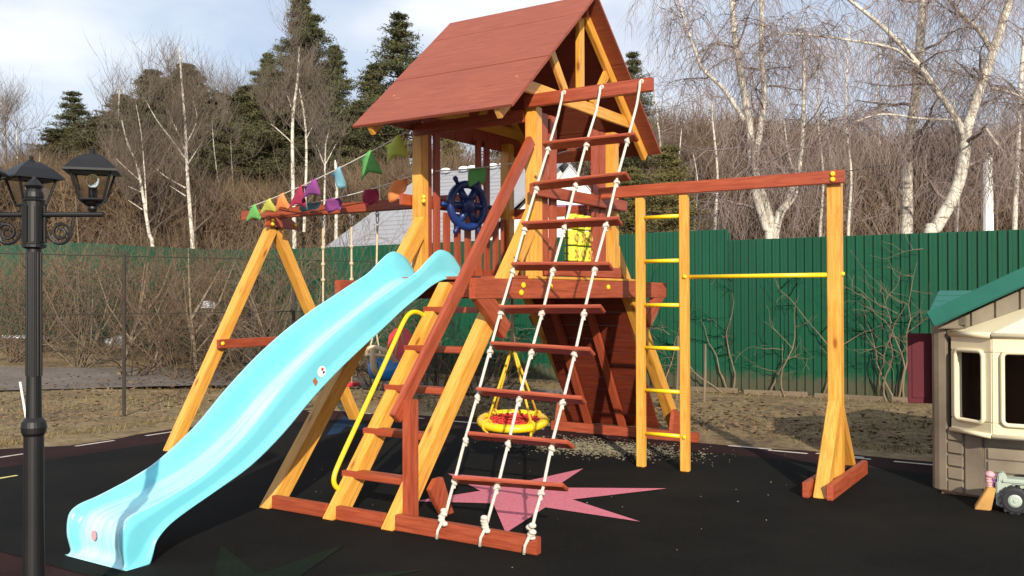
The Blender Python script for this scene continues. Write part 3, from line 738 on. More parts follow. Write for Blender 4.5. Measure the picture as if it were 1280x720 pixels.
# ================================================================== BUNTING
def bunting(label, a, b, sag, flags, group, seed):
    rnd = random.Random(seed); a = Vector(a); b = Vector(b)
    f = lambda t: a.lerp(b, t) - Vector((0, 0, sag * 4 * t * (1 - t)))
    t = thing('bunting', label, 'bunting', a, group)
    m = MB(); m.tube([f(k / 24) for k in range(25)], .006, 6); m.build('string', 'rope', t, smooth=True)
    tg = (b - a); tg.z = 0; tg.normalize()
    for (u, col, w, h, kind) in flags:
        w *= (1.55 if len(flags) > 5 else 1.15); h *= 1.0
        p = f(u); dirv = (f(min(1, u + .02)) - f(max(0, u - .02))).normalized(); nr = Vector((-tg.y, tg.x, 0))
        sway = rnd.uniform(-.1, .35); tw = rnd.uniform(-.15, .15); n = 6; mm = MB(); g = []
        for i in range(n + 1):
            s = i / n
            for j in range(5):
                q = j / 4 - .5; ww = w * (1 - (.85 * s if kind == 'v' else .12 * s)); dn = h * s
                if kind == 's': dn -= h * .27 * (1 - abs(q) * 2) * s
                fl = Vector((sway * .35 * dn, 0, 0))
                pp = p + dirv * (q * ww) + Vector((0, 0, -dn)) + Vector((RGT.x, RGT.y, 0)) * (sway * dn) + nr * (tw * q * w * s + .035 * sin(3.1 * s + q * 4 + seed))
                g.append(tuple(pp))
        i0 = len(mm.v); mm.v += g
        for i in range(n):
            for j in range(4): mm.f.append((i * 5 + j, i * 5 + j + 1, (i + 1) * 5 + j + 1, (i + 1) * 5 + j))
        o = mm.build('flag', 'flag_' + col, t, smooth=True); md = o.modifiers.new('t', 'SOLIDIFY'); md.thickness = .001
        o['label'] = col + (' triangular flag' if kind == 'v' else ' notched flag')
E1 = Vector((-.66, -.76, 2.85))
bunting('upper string of coloured cloth flags tied up to the roof eave', (-3.25, -.22, 2.39), E1, .04,
        [(.03, 'green', .16, .17, 's'), (.135, 'yellow', .17, .14, 's'), (.23, 'orange', .17, .17, 's'), (.36, 'crimson', .15, .22, 's'), (.44, 'purple', .20, .16, 's'), (.60, 'blue', .16, .17, 'v'), (.775, 'green', .17, .21, 's'), (.925, 'lime', .19, .19, 's')], 'strings of bunting flags', 3)
bunting('lower string of coloured cloth flags passing behind the front tower post', (-3.12, -.05, 2.40), (-.63, -.60, 2.52), .06,
        [(.30, 'blue', .24, .08, 's'), (.46, 'purple', .17, .13, 's'), (.70, 'crimson', .15, .15, 's'), (.87, 'orange', .17, .19, 's')], 'strings of bunting flags', 5)
bunting('short string of flags hanging inside the tower behind the steering wheel', (-.49, -.60, 2.52), (.35, .62, 2.84), .05,
        [(.26, 'green', .14, .16, 's'), (.62, 'blue', .13, .09, 's')], 'strings of bunting flags', 8)

# ================================================================== STREET LAMP
def lamp():
    b = at(42, 720, 3.8); B = Vector((b.x, b.y, 0)); t = thing('street_lamp', 'black iron lamp post with lantern heads on scrolled arms', 'street lamp', B)
    px = 3.8 / FPX; zy = lambda v: at(42, v, 3.8).z
    m = MB(); z = [0, .05, .09, .12, .5, zy(545), zy(541), zy(534), zy(527), zy(522), zy(480), zy(310)]; r = [.10, .10, .085, .045, .040, .039, .047, .050, .046, .031, .029, .027]
    m.tube([B + Vector((0, 0, q)) for q in z], r, 24)
    m.tube([B + Vector((0, 0, zy(q))) for q in (311, 309, 306, 304, 252, 250, 248)], [.030, .046, .046, .041, .041, .044, .036], 16)
    m.build('pole', 'black', t, bevel=0)
    fl = MB()
    for k in range(10):
        a = 2 * pi * k / 10; fl.tube([B + Vector((cos(a) * .028, sin(a) * .028, zy(470))), B + Vector((cos(a) * .0265, sin(a) * .0265, zy(315)))], .005, 6)
        fl.box(B + Vector((cos(a) * .041, sin(a) * .041, zy(280))), (.012, .012, .15), Matrix.Rotation(a, 3, 'Z'))
    fl.build('fluting', 'black', t)
    f = MB(); f.tube([B + Vector((0, 0, zy(q))) for q in (250, 246, 240, 236, 232, 228, 224, 220)], [.034, .038, .035, .028, .038, .026, .012, .006], 16); f.build('finial', 'black', t)
    za = zy(268)
    rdir = Vector((RGT.x, RGT.y, 0)).normalized(); fdir = Vector((FWD.x, FWD.y, 0)).normalized()
    fdir = Vector((B.x - CAM.x, B.y - CAM.y, 0)).normalized(); fdir = (fdir - rdir * .055).normalized()
    for d in (rdir, -rdir, fdir):
        reach = .245 if d is not fdir else .25
        a = MB(); a.tube([B + d * .03 + Vector((0, 0, za)), B + d * (reach + .045) + Vector((0, 0, za))], .011, 10)
        # scroll under the arm
        pts = [B + d * .05 + Vector((0, 0, za - .10))]; sc = []
        for k in range(34):
            th = k / 33 * 3.6 * pi; rr = .052 - .040 * k / 33; sc.append(B + d * (.112 + rr * cos(th + pi)) + Vector((0, 0, za - .075 + rr * sin(th + pi) * (1))))
        a.tube(sc, .0065, 7); a.tube([B + d * .165 + Vector((0, 0, za - .01)), B + d * .16 + Vector((0, 0, za - .05)), B + d * .135 + Vector((0, 0, za - .115))], .006, 6)
        a.build('arm', 'black', t)
        c = B + d * reach; zb = za + .012
        ln = MB(); ln.tube([c + Vector((0, 0, zb + q)) for q in (0, .012, .02, .032, .05)], [.014, .02, .018, .036, .050], 14)
        th0 = math.atan2(d.y, d.x) + radians(18)
        cor = lambda hw, z: [c + Vector((cos(th0 + pi / 4 + k * pi / 2) * hw * 1.414, sin(th0 + pi / 4 + k * pi / 2) * hw * 1.414, z)) for k in range(4)]
        lo, hi = cor(.046, zb + .048), cor(.077, zb + .165)
        for k in range(4):
            ln.tube([lo[k], hi[k]], .0055, 6); ln.tube([lo[k], lo[(k + 1) % 4]], .006, 6); ln.tube([hi[k], hi[(k + 1) % 4]], .006, 6)
        lo_ = MB(); body = ln.build('lantern', 'black', t)
        g = MB()
        lo2, hi2 = cor(.044, zb + .05), cor(.0745, zb + .163)
        for k in range(4): g.face([lo2[k], lo2[(k + 1) % 4], hi2[(k + 1) % 4], hi2[k]])
        go = g.build('glass', 'glass', body); md = go.modifiers.new('t', 'SOLIDIFY'); md.thickness = .002
        rf = MB(); e0, e1, e2, e3 = cor(.104, zb + .162), cor(.100, zb + .172), cor(.068, zb + .208), cor(.030, zb + .238)
        rings = [e0, e1, e2, e3]
        for a_, b_ in zip(rings, rings[1:]):
            for k in range(4): rf.face([a_[k], a_[(k + 1) % 4], b_[(k + 1) % 4], b_[k]])
        rf.face(list(reversed(e0))); rf.face(e3); rf.tube([c + Vector((0, 0, zb + q)) for q in (.236, .246, .25, .262, .27)], [.014, .016, .008, .010, .003], 10); rf.build('lantern_roof', 'black', body, bevel=0)
        bl = MB(); bl.tube([c + Vector((0, 0, zb + q)) for q in (.05, .1)], .017, 10); bl.build('lamp_holder', 'black', body)
        bb = MB(); bb.tube([c + Vector((0, 0, zb + q)) for q in (.10, .115, .135, .15, .158)], [.012, .022, .026, .018, .004], 12); bb.build('bulb', 'glass', body, smooth=True)
lamp()

# ================================================================== PLAYHOUSE
def playhouse():
    t = thing('playhouse', 'tan plastic playhouse with teal roof and cream bay window', 'playhouse', (4.4, 1.3, 0))
    A = Vector((3.24, .72, 0)); A2 = Vector((3.33, .615, 0)); B = Vector((3.58, .50, 0)); Cx = 5.7; YB_ = 2.0; H = 1.22
    m = MB()   # shell of walls
    def wall(p, q, z0, z1, th=.05):
        p = Vector(p); q = Vector(q); d = (q - p).normalized(); n = Vector((-d.y, d.x, 0)); m.prism([p + Vector((0, 0, z0)), q + Vector((0, 0, z0)), q + Vector((0, 0, z1)), p + Vector((0, 0, z1))], n * th)
    wall(A2, B, 0, .47); wall(B, (Cx, .50, 0), 0, .47)
    wall((3.24, YB_, 0), A, 0, H); wall((Cx, YB_, 0), (3.24, YB_, 0), 0, H); wall((Cx, .5, 0), (Cx, YB_, 0), 0, H)
    wall(A2, B, 1.13, H); wall(B, (Cx, .5, 0), 1.13, H)
    # gable triangle of the front
    m.prism([(3.27, .56, H - .02), (5.68, .56, H - .02), (4.475, .56, 1.86)], (0, .05, 0)); m.prism([(3.27, YB_ - .06, H - .02), (5.68, YB_ - .06, H - .02), (4.475, YB_ - .06, 1.86)], (0, .05, 0))
    w = m.build('wall', 'tan', t, bevel=.006)
    # corner column, moulded stones, planks
    c = MB(); c.prism([(3.215, .78, 0), (3.215, .69, 0), (3.235, .655, 0), (3.27, .625, 0), (3.325, .60, 0), (3.345, .64, 0), (3.25, .80, 0)], (0, 0, 1.24)); c.build('corner_column', 'tan', t, bevel=.008)
    def strip(name, p, q, z0, z1, out, rows, gap, mat='tan', off=0):
        p = Vector(p); q = Vector(q); d = (q - p).normalized(); n = Vector((d.y, -d.x, 0)); mm = MB(); h = (z1 - z0) / rows
        for k in range(rows):
            a, b = z0 + k * h + gap / 2, z0 + (k + 1) * h - gap / 2
            mm.prism([p + Vector((0, 0, a)), q + Vector((0, 0, a)), q + Vector((0, 0, b)), p + Vector((0, 0, b))], n * out)
        return mm.build(name, mat, w, bevel=.006)
    dd = (B - A2).normalized()
    strip('moulded_stones', A2 + dd * .005, A2 + dd * .125, .0, .47, .016, 5, .012)
    strip('flat_panel', A2 + dd * .135, A2 + dd * .27, .0, .47, .012, 1, .004)
    strip('moulded_planks', B + Vector((.02, 0, 0)), (Cx, .5, 0), .0, .46, .016, 5, .012)
    strip('moulded_stones', A2 + dd * .005, A2 + dd * .16, 1.135, 1.30, .016, 2, .012)
    g = MB()
    for k in range(14):
        x0 = 3.5 + k * .155; x1 = x0 + .14; zt = lambda x: 1.21 + (1.86 - 1.21) * (1 - abs(x - 4.475) / 1.22) - .02
        if x1 > 5.5: break
        g.prism([(x0, .542, 1.15), (x1, .542, 1.15), (x1, .542, zt(x1)), (x0, .542, zt(x0))], (0, .02, 0))
    g.build('gable_boards', 'tan', w, bevel=.004)
    # bay window: angled left pane and front panes
    P = [Vector((3.355, .585, 0)), Vector((3.645, .34, 0)), Vector((4.9, .34, 0)), Vector((5.15, .585, 0))]
    bay = MB(); zb, zt, w0, w1 = .46, 1.17, .555, 1.045
    def panel(p, q, holes):
        d = (q - p).normalized(); Lh = (q - p).length; n = Vector((-d.y, d.x, 0)) * .05
        xs = [0]
        for a, b in holes: xs += [a, b]
        xs.append(Lh)
        def bx(a, b, z0, z1):
            if b - a > .001: bay.prism([p + d * a + Vector((0, 0, z0)), p + d * b + Vector((0, 0, z0)), p + d * b + Vector((0, 0, z1)), p + d * a + Vector((0, 0, z1))], n)
        bx(0, Lh, zb, w0); bx(0, Lh, w1, zt)
        for k in range(0, len(xs), 2): bx(xs[k], xs[k + 1], w0, w1)
    L0 = (P[1] - P[0]).length
    panel(P[0], P[1], [(.06, .305)]); panel(P[1], P[2], [(.07, .52), (.60, 1.06)]); panel(P[2], P[3], [(.08, .26)])
    bo = bay.build('bay_window', 'cream', t, bevel=.006)
    def rim(p, q, a, b):
        d = (q - p).normalized(); n = Vector((d.y, -d.x, 0)) * .008; pts = []
        r = .035; za, zc = w0 - .006, w1 + .006; a -= .004; b += .004
        for cx, cz, a0 in ((b - r, zc - r, 0), (a + r, zc - r, 90), (a + r, za + r, 180), (b - r, za + r, 270)):
            for k in range(5): th = radians(a0 + 22.5 * k); pts.append(p + d * (cx + r * cos(th)) + Vector((0, 0, cz + r * sin(th))) + n)
        pts.append(pts[0]); mm = MB(); mm.tube(pts, .016, 8, cap=False); return mm.build('window_frame', 'cream', bo, smooth=True)
    rim(P[0], P[1], .06, .305); rim(P[1], P[2], .07, .52); rim(P[1], P[2], .60, 1.06)
    for sgn, (p, q) in enumerate(((P[0], P[1]), (P[1], P[2]))):
        d = (q - p).normalized(); n = Vector((d.y, -d.x, 0)); 
        for zz, r_ in ((1.165, .02), (.465, .016)): mm = MB(); mm.tube([p + n * .004 + Vector((0, 0, zz)), q + n * .004 + Vector((0, 0, zz))], r_, 8); mm.build('window_ledge', 'cream', bo, smooth=True)
    # cream pitched canopy of the bay
    k = MB(); a, b_, c_, d_ = Vector((3.345, .57, 1.172)), Vector((3.64, .325, 1.172)), Vector((4.905, .325, 1.172)), Vector((5.16, .57, 1.172))
    top = [Vector((3.42, .545, 1.19)), Vector((4.25, .545, 1.52))]; top2 = Vector((5.08, .545, 1.19))
    k.face([a, b_, top[1], top[0]]); k.face([b_, c_, top[1]]); k.face([c_, d_, top2, top[1]]); k.face([a, b_, c_, d_]); k.face([a, top[0], top[1], top2, d_]); k.build('bay_canopy', 'cream', t)
    # inside: back wall dark
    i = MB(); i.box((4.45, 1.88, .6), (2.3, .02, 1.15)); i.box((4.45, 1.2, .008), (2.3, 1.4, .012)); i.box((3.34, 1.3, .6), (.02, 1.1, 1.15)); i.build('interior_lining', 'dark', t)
    tb = MB(); tb.box((3.95, .62, .50), (.4, .2, .03)); tb.box((3.98, .62, .55), (.12, .1, .06)); tb.tube([(4.0, .6, .58), (4.0, .6, .66)], .012, 6); tb.build('counter', 'toygreen', t, bevel=.004)
    # roof
    r = MB(); sl_ = (1.98 - 1.24) / (4.475 - 3.10)
    for s in (-1, 1):
        e = Vector((4.475 + s * 1.225, 0, 1.245)); rg = Vector((4.475, 0, 1.87)); d = (rg - e); n = Vector((-d.z * s * -1, 0, abs(d.x))).normalized()
        n = Vector((s * d.z, 0, abs(d.x))).normalized()
        r.prism([Vector((e.x, .47, e.z)), Vector((rg.x, .47, rg.z)), Vector((rg.x, 1.15, rg.z)), Vector((e.x + s * -.35, 1.15, e.z + .18))], n * .05)
        # barge board
        r.prism([Vector((e.x, .43, e.z)) - n * .035, Vector((rg.x, .43, rg.z)) - n * .035, Vector((rg.x, .43, rg.z)) + n * .085, Vector((e.x, .43, e.z)) + n * .085], (0, .06, 0))
    for q in range(4):   # main roof slope, four moulded courses
        y0_, z0_ = .625 + q * .14, 1.285 + q * .043
        r.prism([(3.195, y0_, z0_), (5.76, y0_, z0_), (5.76, y0_ + .13, z0_ + .041), (3.195 + .0, y0_ + .13, z0_ + .041)], (0, 0, .03))
    r.prism([(3.20, 1.19, 1.45), (5.75, 1.19, 1.45), (5.75, 2.1, 1.22), (3.20, 2.1, 1.22)], (0, 0, .03))
    ro = r.build('roof', 'teal', t, bevel=.008)
    s = MB(); s.prism([(3.035, .74, .62), (3.225, .79, .62), (3.225, .79, 1.155), (3.035, .74, 1.155)], (0, .035, 0)); s.prism([(3.065, .740, .66), (3.195, .776, .66), (3.195, .776, 1.115), (3.065, .740, 1.115)], (0, .01, 0)); s.build('shutter', 'maroon', t, bevel=.012)
playhouse()

def tractor():
    c = Vector((3.80, .17, 0)); t = thing('toy_tractor', 'pale green toy tractor with chunky black tyres beside the playhouse', 'toy tractor', c)
    rd_ = Vector((.97, .1, 0)).normalized(); sd_ = Vector((-rd_.y, rd_.x, 0))
    w = c + rd_ * -.01 - sd_ * .07 + Vector((0, 0, .088))
    for off in (0, .14):
        for fx in (0, .3):
            p = w + sd_ * off + rd_ * fx; m = MB(); m.tube([p - sd_ * .032, p - sd_ * .025, p + sd_ * .025, p + sd_ * .032], [.07, .088, .088, .07], 24)
            for k in range(14): a = 2 * pi * k / 14; m.box(p + rd_ * (.088 * cos(a)) + Vector((0, 0, .088 * sin(a))), (.018, .055, .018), Matrix((rd_, sd_, Vector((0, 0, 1)))).transposed() @ Matrix.Rotation(-a, 3, 'Y'))
            wo = m.build('wheel', 'tyre', t); h = MB(); h.tube([p - sd_ * .040, p - sd_ * .034], [.030, .042], 18); h.tube([p - sd_ * .046, p - sd_ * .036], [.010, .014], 10); h.build('rim', 'toygreen', wo)
    b = MB(); R = Matrix((rd_, sd_, Vector((0, 0, 1)))).transposed()
    b.box(c + rd_ * .12 + Vector((0, 0, .15)), (.40, .10, .07), R); b.box(c + rd_ * .04 + Vector((0, 0, .205)), (.26, .13, .035), R); b.box(c + rd_ * .24 + Vector((0, 0, .26)), (.13, .13, .14), R)
    b.build('body', 'toygreen', t, bevel=.012)
    hd = MB(); q = c - rd_ * .115
    hd.prism([q - sd_ * .05 + Vector((0, 0, .18)), q - sd_ * .05 + rd_ * .07 + Vector((0, 0, .18)), q - sd_ * .05 + rd_ * .055 + Vector((0, 0, .25)), q - sd_ * .05 + rd_ * .025 + Vector((0, 0, .262)), q - sd_ * .05 + rd_ * .005 + Vector((0, 0, .24))], sd_ * .09)
    hd.prism([q - sd_ * .055 + rd_ * -.005 + Vector((0, 0, .2)), q - sd_ * .055 + rd_ * .10 + Vector((0, 0, .2)), q - sd_ * .055 + rd_ * .055 + Vector((0, 0, .03)), q - sd_ * .055 + rd_ * -.005 + Vector((0, 0, .035))], sd_ * .10); hd.build('loader_arm', 'toygreen', t, bevel=.008)
    bk = MB(); q2 = c - rd_ * .15 - sd_ * .06; bk.prism([q2 + rd_ * -.10, q2 + rd_ * -.0, q2 + rd_ * .03 + Vector((0, 0, .15)), q2 + rd_ * -.015 + Vector((0, 0, .16))], sd_ * .13); bk.build('bucket', 'ochre', t, bevel=.005)
    d = thing('toy_figure', 'small pale pink and purple toy leaning on the tractor bucket', 'toy', c - rd_ * .165 + Vector((0, 0, .15)))
    p = c - rd_ * .155 - sd_ * .02; k = MB(); k.ball(p + Vector((0, 0, .235)), .030, 12, 8, (1.1, 1, .85))
    for i_, (zz, rr) in enumerate(((.21, .022), (.19, .023), (.172, .020), (.155, .020))): k.ball(p + Vector((-.008 + .002 * i_, 0, zz)), rr, 10, 7, (1, 1, .7))
    k.build('body', 'pinktoy', d, smooth=True); k2 = MB(); k2.torus(p + rd_ * .03 + Vector((0, 0, .215)), .018, .009, (0, 1, .2), 14, 7); k2.tube([p + rd_ * .03 + Vector((0, 0, .2)), p + rd_ * .02 + Vector((0, 0, .155))], .009, 7); k2.build('ribbon', 'purple', d, smooth=True)
tractor()

# ================================================================== FENCE
def corrugated(name, label, x0, x1, y, z1, pitch=.115, depth=.030):
    t = thing(name, label, 'fence', ((x0 + x1) / 2, y, 0), 'green metal fence runs')
    seg = 4.6; x = x0; rnd = random.Random(int(x0 * 10))
    while x < x1 - .01:
        xe = min(x + seg, x1); m = MB(); pts = []; u = x
        while u < xe - 1e-6:
            for dx, dy in ((0, 0), (.042, 0), (.055, -depth), (.088, -depth), (.101, 0)):
                if u + dx <= xe: pts.append((u + dx, y + dy))
            u += pitch
        pts.append((xe, y)); dz = rnd.uniform(-.012, .012)
        for (a, b) in pts:
            gz = ground_z(a, y); m.v += [(a, b, gz + .06), (a, b, z1 + gz + dz)]
        for k in range(len(pts) - 1): m.f.append((2 * k, 2 * k + 2, 2 * k + 3, 2 * k + 1))
        o = m.build('fence_sheet', 'fence', t, fix=False); md = o.modifiers.new('t', 'SOLIDIFY'); md.thickness = .003
        p = MB(); p.box((xe - .03, y + .06, z1 / 2 + ground_z(xe, y)), (.06, .05, z1 - .1)); p.build('fence_post', 'fence', t); x = xe
    for zz in (.45, z1 - .3):
        r = MB(); n = 12
        for k in range(n):
            a = x0 + (x1 - x0) * k / n; b = x0 + (x1 - x0) * (k + 1) / n
            r.tube([(a, y + .02, zz + ground_z(a, y)), (b, y + .02, zz + ground_z(b, y))], .02, 4)
        r.build('fence_rail', 'fence', t)
corrugated('corrugated_fence', 'taller green corrugated metal fence run behind the tower and garden', -34.0, -.32, 6.25, 2.42)
corrugated('corrugated_fence', 'slightly lower green corrugated metal fence run behind the playhouse', -.30, 13.6, 6.28, 2.27)
pl = MB()
for k in range(8): pl.box((-.6 + k * 1.0, 6.12, .06), (.9, .04, .07), Matrix.Rotation(random.uniform(-.02, .02), 3, 'Y'))
tag(pl.build('ground_board', 'palebrush'), 'weathered grey boards lying along the foot of the green fence', 'boards')

# ================================================================== PLANTS
def branch(m, p, d, l, r, depth, rnd, kink=.35, up=.0, n=5, sides=5, split=.75):
    pts = [p.copy()]; rad = [r]; q = p.copy(); d = d.normalized()
    for k in range(n):
        d = (d + Vector((rnd.gauss(0, kink), rnd.gauss(0, kink), rnd.gauss(0, kink) + up)) * .4).normalized(); q = q + d * (l / n); pts.append(q.copy()); rad.append(max(.0025, r * (1 - .7 * (k + 1) / n)))
        if depth > 0 and rnd.random() < split:
            a = Vector((rnd.gauss(0, 1), rnd.gauss(0, 1), rnd.gauss(.2, .7))).normalized(); branch(m, q.copy(), d * .6 + a * .8, l * rnd.uniform(.45, .75), rad[-1] * .7, depth - 1, rnd, kink, up, n, max(3, sides - 1), split)
    m.tube(pts, rad, sides, cap=False)
def vine(u, v, depth_y, hgt, label, seed, n=5, spread=.5):
    rnd = random.Random(seed); d = FWD + RGT * ((u - 640) / FPX) + UPV * ((360 - v) / FPX); tt = (depth_y - CAM.y) / d.y; b = CAM + d * tt; b.z = 0
    m = MB()
    for k in range(n):
        p = b + Vector((rnd.gauss(0, spread * .3), rnd.uniform(-.1, .05), 0))
        dirv = Vector((rnd.gauss(0, .25 + spread * .4), rnd.uniform(-.05, .05), 1)); n_ = 10; pts = []; rad = []; q = p.copy(); h = hgt * rnd.uniform(.5, 1.05)
        for i in range(n_ + 1):
            pts.append(Vector((q.x, min(max(q.y, depth_y - .3), depth_y - .02), q.z))); rad.append(.015 * (1 - .85 * i / n_))
            dirv = (dirv + Vector((rnd.gauss(0, .26), rnd.gauss(0, .1), rnd.gauss(.04, .16)))).normalized(); q = q + dirv * (h / n_)
            if i > 2 and rnd.random() < .55:
                br = MB(); sp = q.copy(); dv = Vector((rnd.choice((-1, 1)) * rnd.uniform(.5, 1), rnd.uniform(-.3, .05), rnd.uniform(-.2, .9))); branch(m, sp, dv, rnd.uniform(.25, .6), .006, 1, rnd, .5, n=4, sides=4)
        m.tube(pts, rad, 6, cap=False)
    for v_ in range(len(m.v)):
        x, y, z = m.v[v_]; m.v[v_] = (x, min(y, depth_y - .012), max(z, .01))
    o = m.build('climbing_vine', 'vine', smooth=True); tag(o, label, 'vine', 'bare vines on the fence')
vine(905, 480, 6.2, 2.0, 'bare vine with a thick twist just right of the yellow ladder', 1, 3, .35)
vine(965, 490, 6.2, 1.6, 'thin single bare vine under the yellow pull-up bar', 2, 2, .3)
vine(1040, 495, 6.2, 2.0, 'bare vine climbing the fence behind the pull-up post', 3, 2, .5)
vine(1118, 500, 6.2, 2.2, 'thick tangled bare vine left of the maroon shutter', 4, 5, .45)
vine(832, 480, 6.2, 1.9, 'bare vine seen between the yellow ladder rungs', 5, 3, .3)
vine(1235, 500, 6.2, 2.1, 'bare vine rising above the teal playhouse roof', 6, 2, .4)
vine(640, 470, 6.2, 1.6, 'bare vine behind the nest swing ropes', 7, 5, .6)
vine(560, 465, 6.2, 1.7, 'bare vine seen through the stairs', 8, 6, .7)
for u, v0, v1, lab in ((880, 505, 430, 'thin pale wooden stake right of the yellow ladder'), (846, 500, 420, 'thin pale wooden stake seen through the ladder rungs'), (1166, 545, 490, 'short pale stake beside the playhouse corner')):
    d = FWD + RGT * ((u - 640) / FPX) + UPV * ((360 - v0) / FPX); tt = -CAM.z / d.z; p = CAM + d * tt; h = (v0 - v1) / FPX * (p - CAM).dot(FWD)
    m = MB(); m.tube([p, p + Vector((.02, .0, h * .5)), p + Vector((.02, .01, h))], [.018, .017, .015], 7); tag(m.build('garden_stake', 'palebrush'), lab, 'stake', 'garden stakes')
m = MB(); p = Vector((*gpx(35, 536), 0)); m.tube([p + Vector((0, 0, 0)), p + Vector((-.07, -.05, .52))], .013, 7); tag(m.build('garden_stake', 'white'), 'leaning white stake in the lawn beside the lamp post', 'stake', 'garden stakes')

# bare bushes of the garden
def bush(name, u, depth, h, n, label, seed, mat='brush', spread=.6, group='bare garden bushes', r=.02, lean=0):
    n = int(n * 1.3)
    rnd = random.Random(seed); b = foot(u, depth); m = MB()
    for k in range(n):
        d = Vector((rnd.gauss(lean, spread), rnd.gauss(0, spread), 1)); branch(m, b + Vector((rnd.gauss(0, .12), rnd.gauss(0, .12), -.03)), d, h * rnd.uniform(.55, 1.05), r * rnd.uniform(.6, 1.2), 3, rnd, .4, .02, 5, 5, .62)
    o = m.build(name, mat, smooth=True, fix=False); tag(o, label, 'bush', group); return o
BW = [(100, 17.5, 2.3, 8, 'bare thorny bush just right of the lamp post'), (170, 16, 2.5, 9, 'leaning bare bush with pale thick stems left of the swing frame'), (228, 15.5, 2.2, 9, 'dense bare bush beside the front swing leg'),
      (300, 15, 2.4, 10, 'bare bush inside the swing frame near the black stove pipe'), (352, 14.5, 2.3, 10, 'bare bush in the middle of the swing frame'), (395, 14.5, 2.4, 9, 'bare bush left of the grey house roof'),
      (15, 18, 2.4, 8, 'bare bush left of the lamp post'), (60, 20.5, 2.0, 8, 'low bare bush far behind the lamp post'), (140, 20, 2.6, 9, 'far bare bush against the green fence'), (205, 19, 2.9, 9, 'tall loose bare bush near the small feeder'), (270, 18.5, 2.8, 10, 'tall bare bush close to the garden fence end'),
      (330, 17.5, 2.7, 10, 'tangled bare bush behind the swing crossbar'), (430, 16, 2.2, 9, 'bare bush under the grey house roof'), (470, 14, 1.7, 7, 'low bare bush behind the toddler swing'), (545, 13.5, 1.5, 7, 'low bare bush seen through the stairs treads'), (600, 13.2, 1.5, 7, 'low bare bush behind the nest swing')]
for i, (u, d, h, n, lab) in enumerate(BW): bush('bare_bush', u, d, h, n, lab, 40 + i, mat='brush' if i % 4 else 'palebrush', r=.015)

# wire garden fence, black stove pipe, feeder, small far things
wf = thing('wire_fence', 'thin wire fence with dark posts along the left lawn edge', 'fence', (-5.6, -.4, 0))
d = FWD + RGT * ((155 - 640) / FPX) + UPV * ((360 - 521) / FPX); p0 = CAM + d * (-CAM.z / d.z)
dirw = Vector((-.35, -1, 0)).normalized(); posts = [p0 + dirw * s for s in (-4.5, -2.2, 0, 2.4)]
for p in posts: m = MB(); m.tube([p, p + Vector((0, 0, 1.98))], .022, 8); m.build('wire_fence_post', 'darkbark', wf)
for z in (1.95, 1.25): m = MB(); m.tube([q + Vector((0, 0, z)) for q in posts], .006, 5); m.build('wire', 'darkbark', wf)

b = foot(314, 17.5); st = thing('stove_pipe', 'tall black cylindrical metal stove standing behind the swing frame', 'stove', b)
m = MB(); m.tube([b, b + Vector((0, 0, .85))], .20, 18); m.build('stove_body', 'black', st); m = MB(); m.tube([b + Vector((.07, 0, .85)), b + Vector((.07, 0, 1.85))], .11, 16); m.build('chimney_pipe', 'black', st)
b = foot(260, 18); st = thing('bird_feeder', 'tiny pale roofed bird feeder on a post among bare bushes', 'bird feeder', b)
m = MB(); m.tube([b, b + Vector((0, 0, 1.15))], .02, 6); m.build('pole', 'palebrush', st); m = MB(); zc = 1.22
m.prism([b + Vector((-.17, -.1, zc)), b + Vector((.17, -.1, zc)), b + Vector((0, -.1, zc + .14))], (0, .22, 0)); m.build('roof', 'white', st); m = MB(); m.box(b + Vector((0, 0, zc - .08)), (.16, .14, .1)); m.build('box', 'palebrush', st)
def snow():
    m = MB(); rnd = random.Random(9)
    for k in range(26):
        p = foot(-30 + k * 4.6, 23.4 + rnd.uniform(-.2, .2)); m.ball((p.x, p.y, p.z), rnd.uniform(.12, .30), 9, 6, (1.5, .8, .35))
    tag(m.build('snow', 'snow', smooth=True), 'thin strip of leftover snow at the foot of the far fence', 'snow', kind='stuff')
snow()
p = foot(145, 21.5); m = MB(); m.ball((p.x - .12, p.y, p.z + .1), .22, 12, 8, (1, .8, .7)); m.ball((p.x + .15, p.y, p.z + .12), .2, 12, 8, (1, .8, .9)); tag(m.build('white_sack', 'white', smooth=True), 'small white sack lying by the far green fence', 'sack')

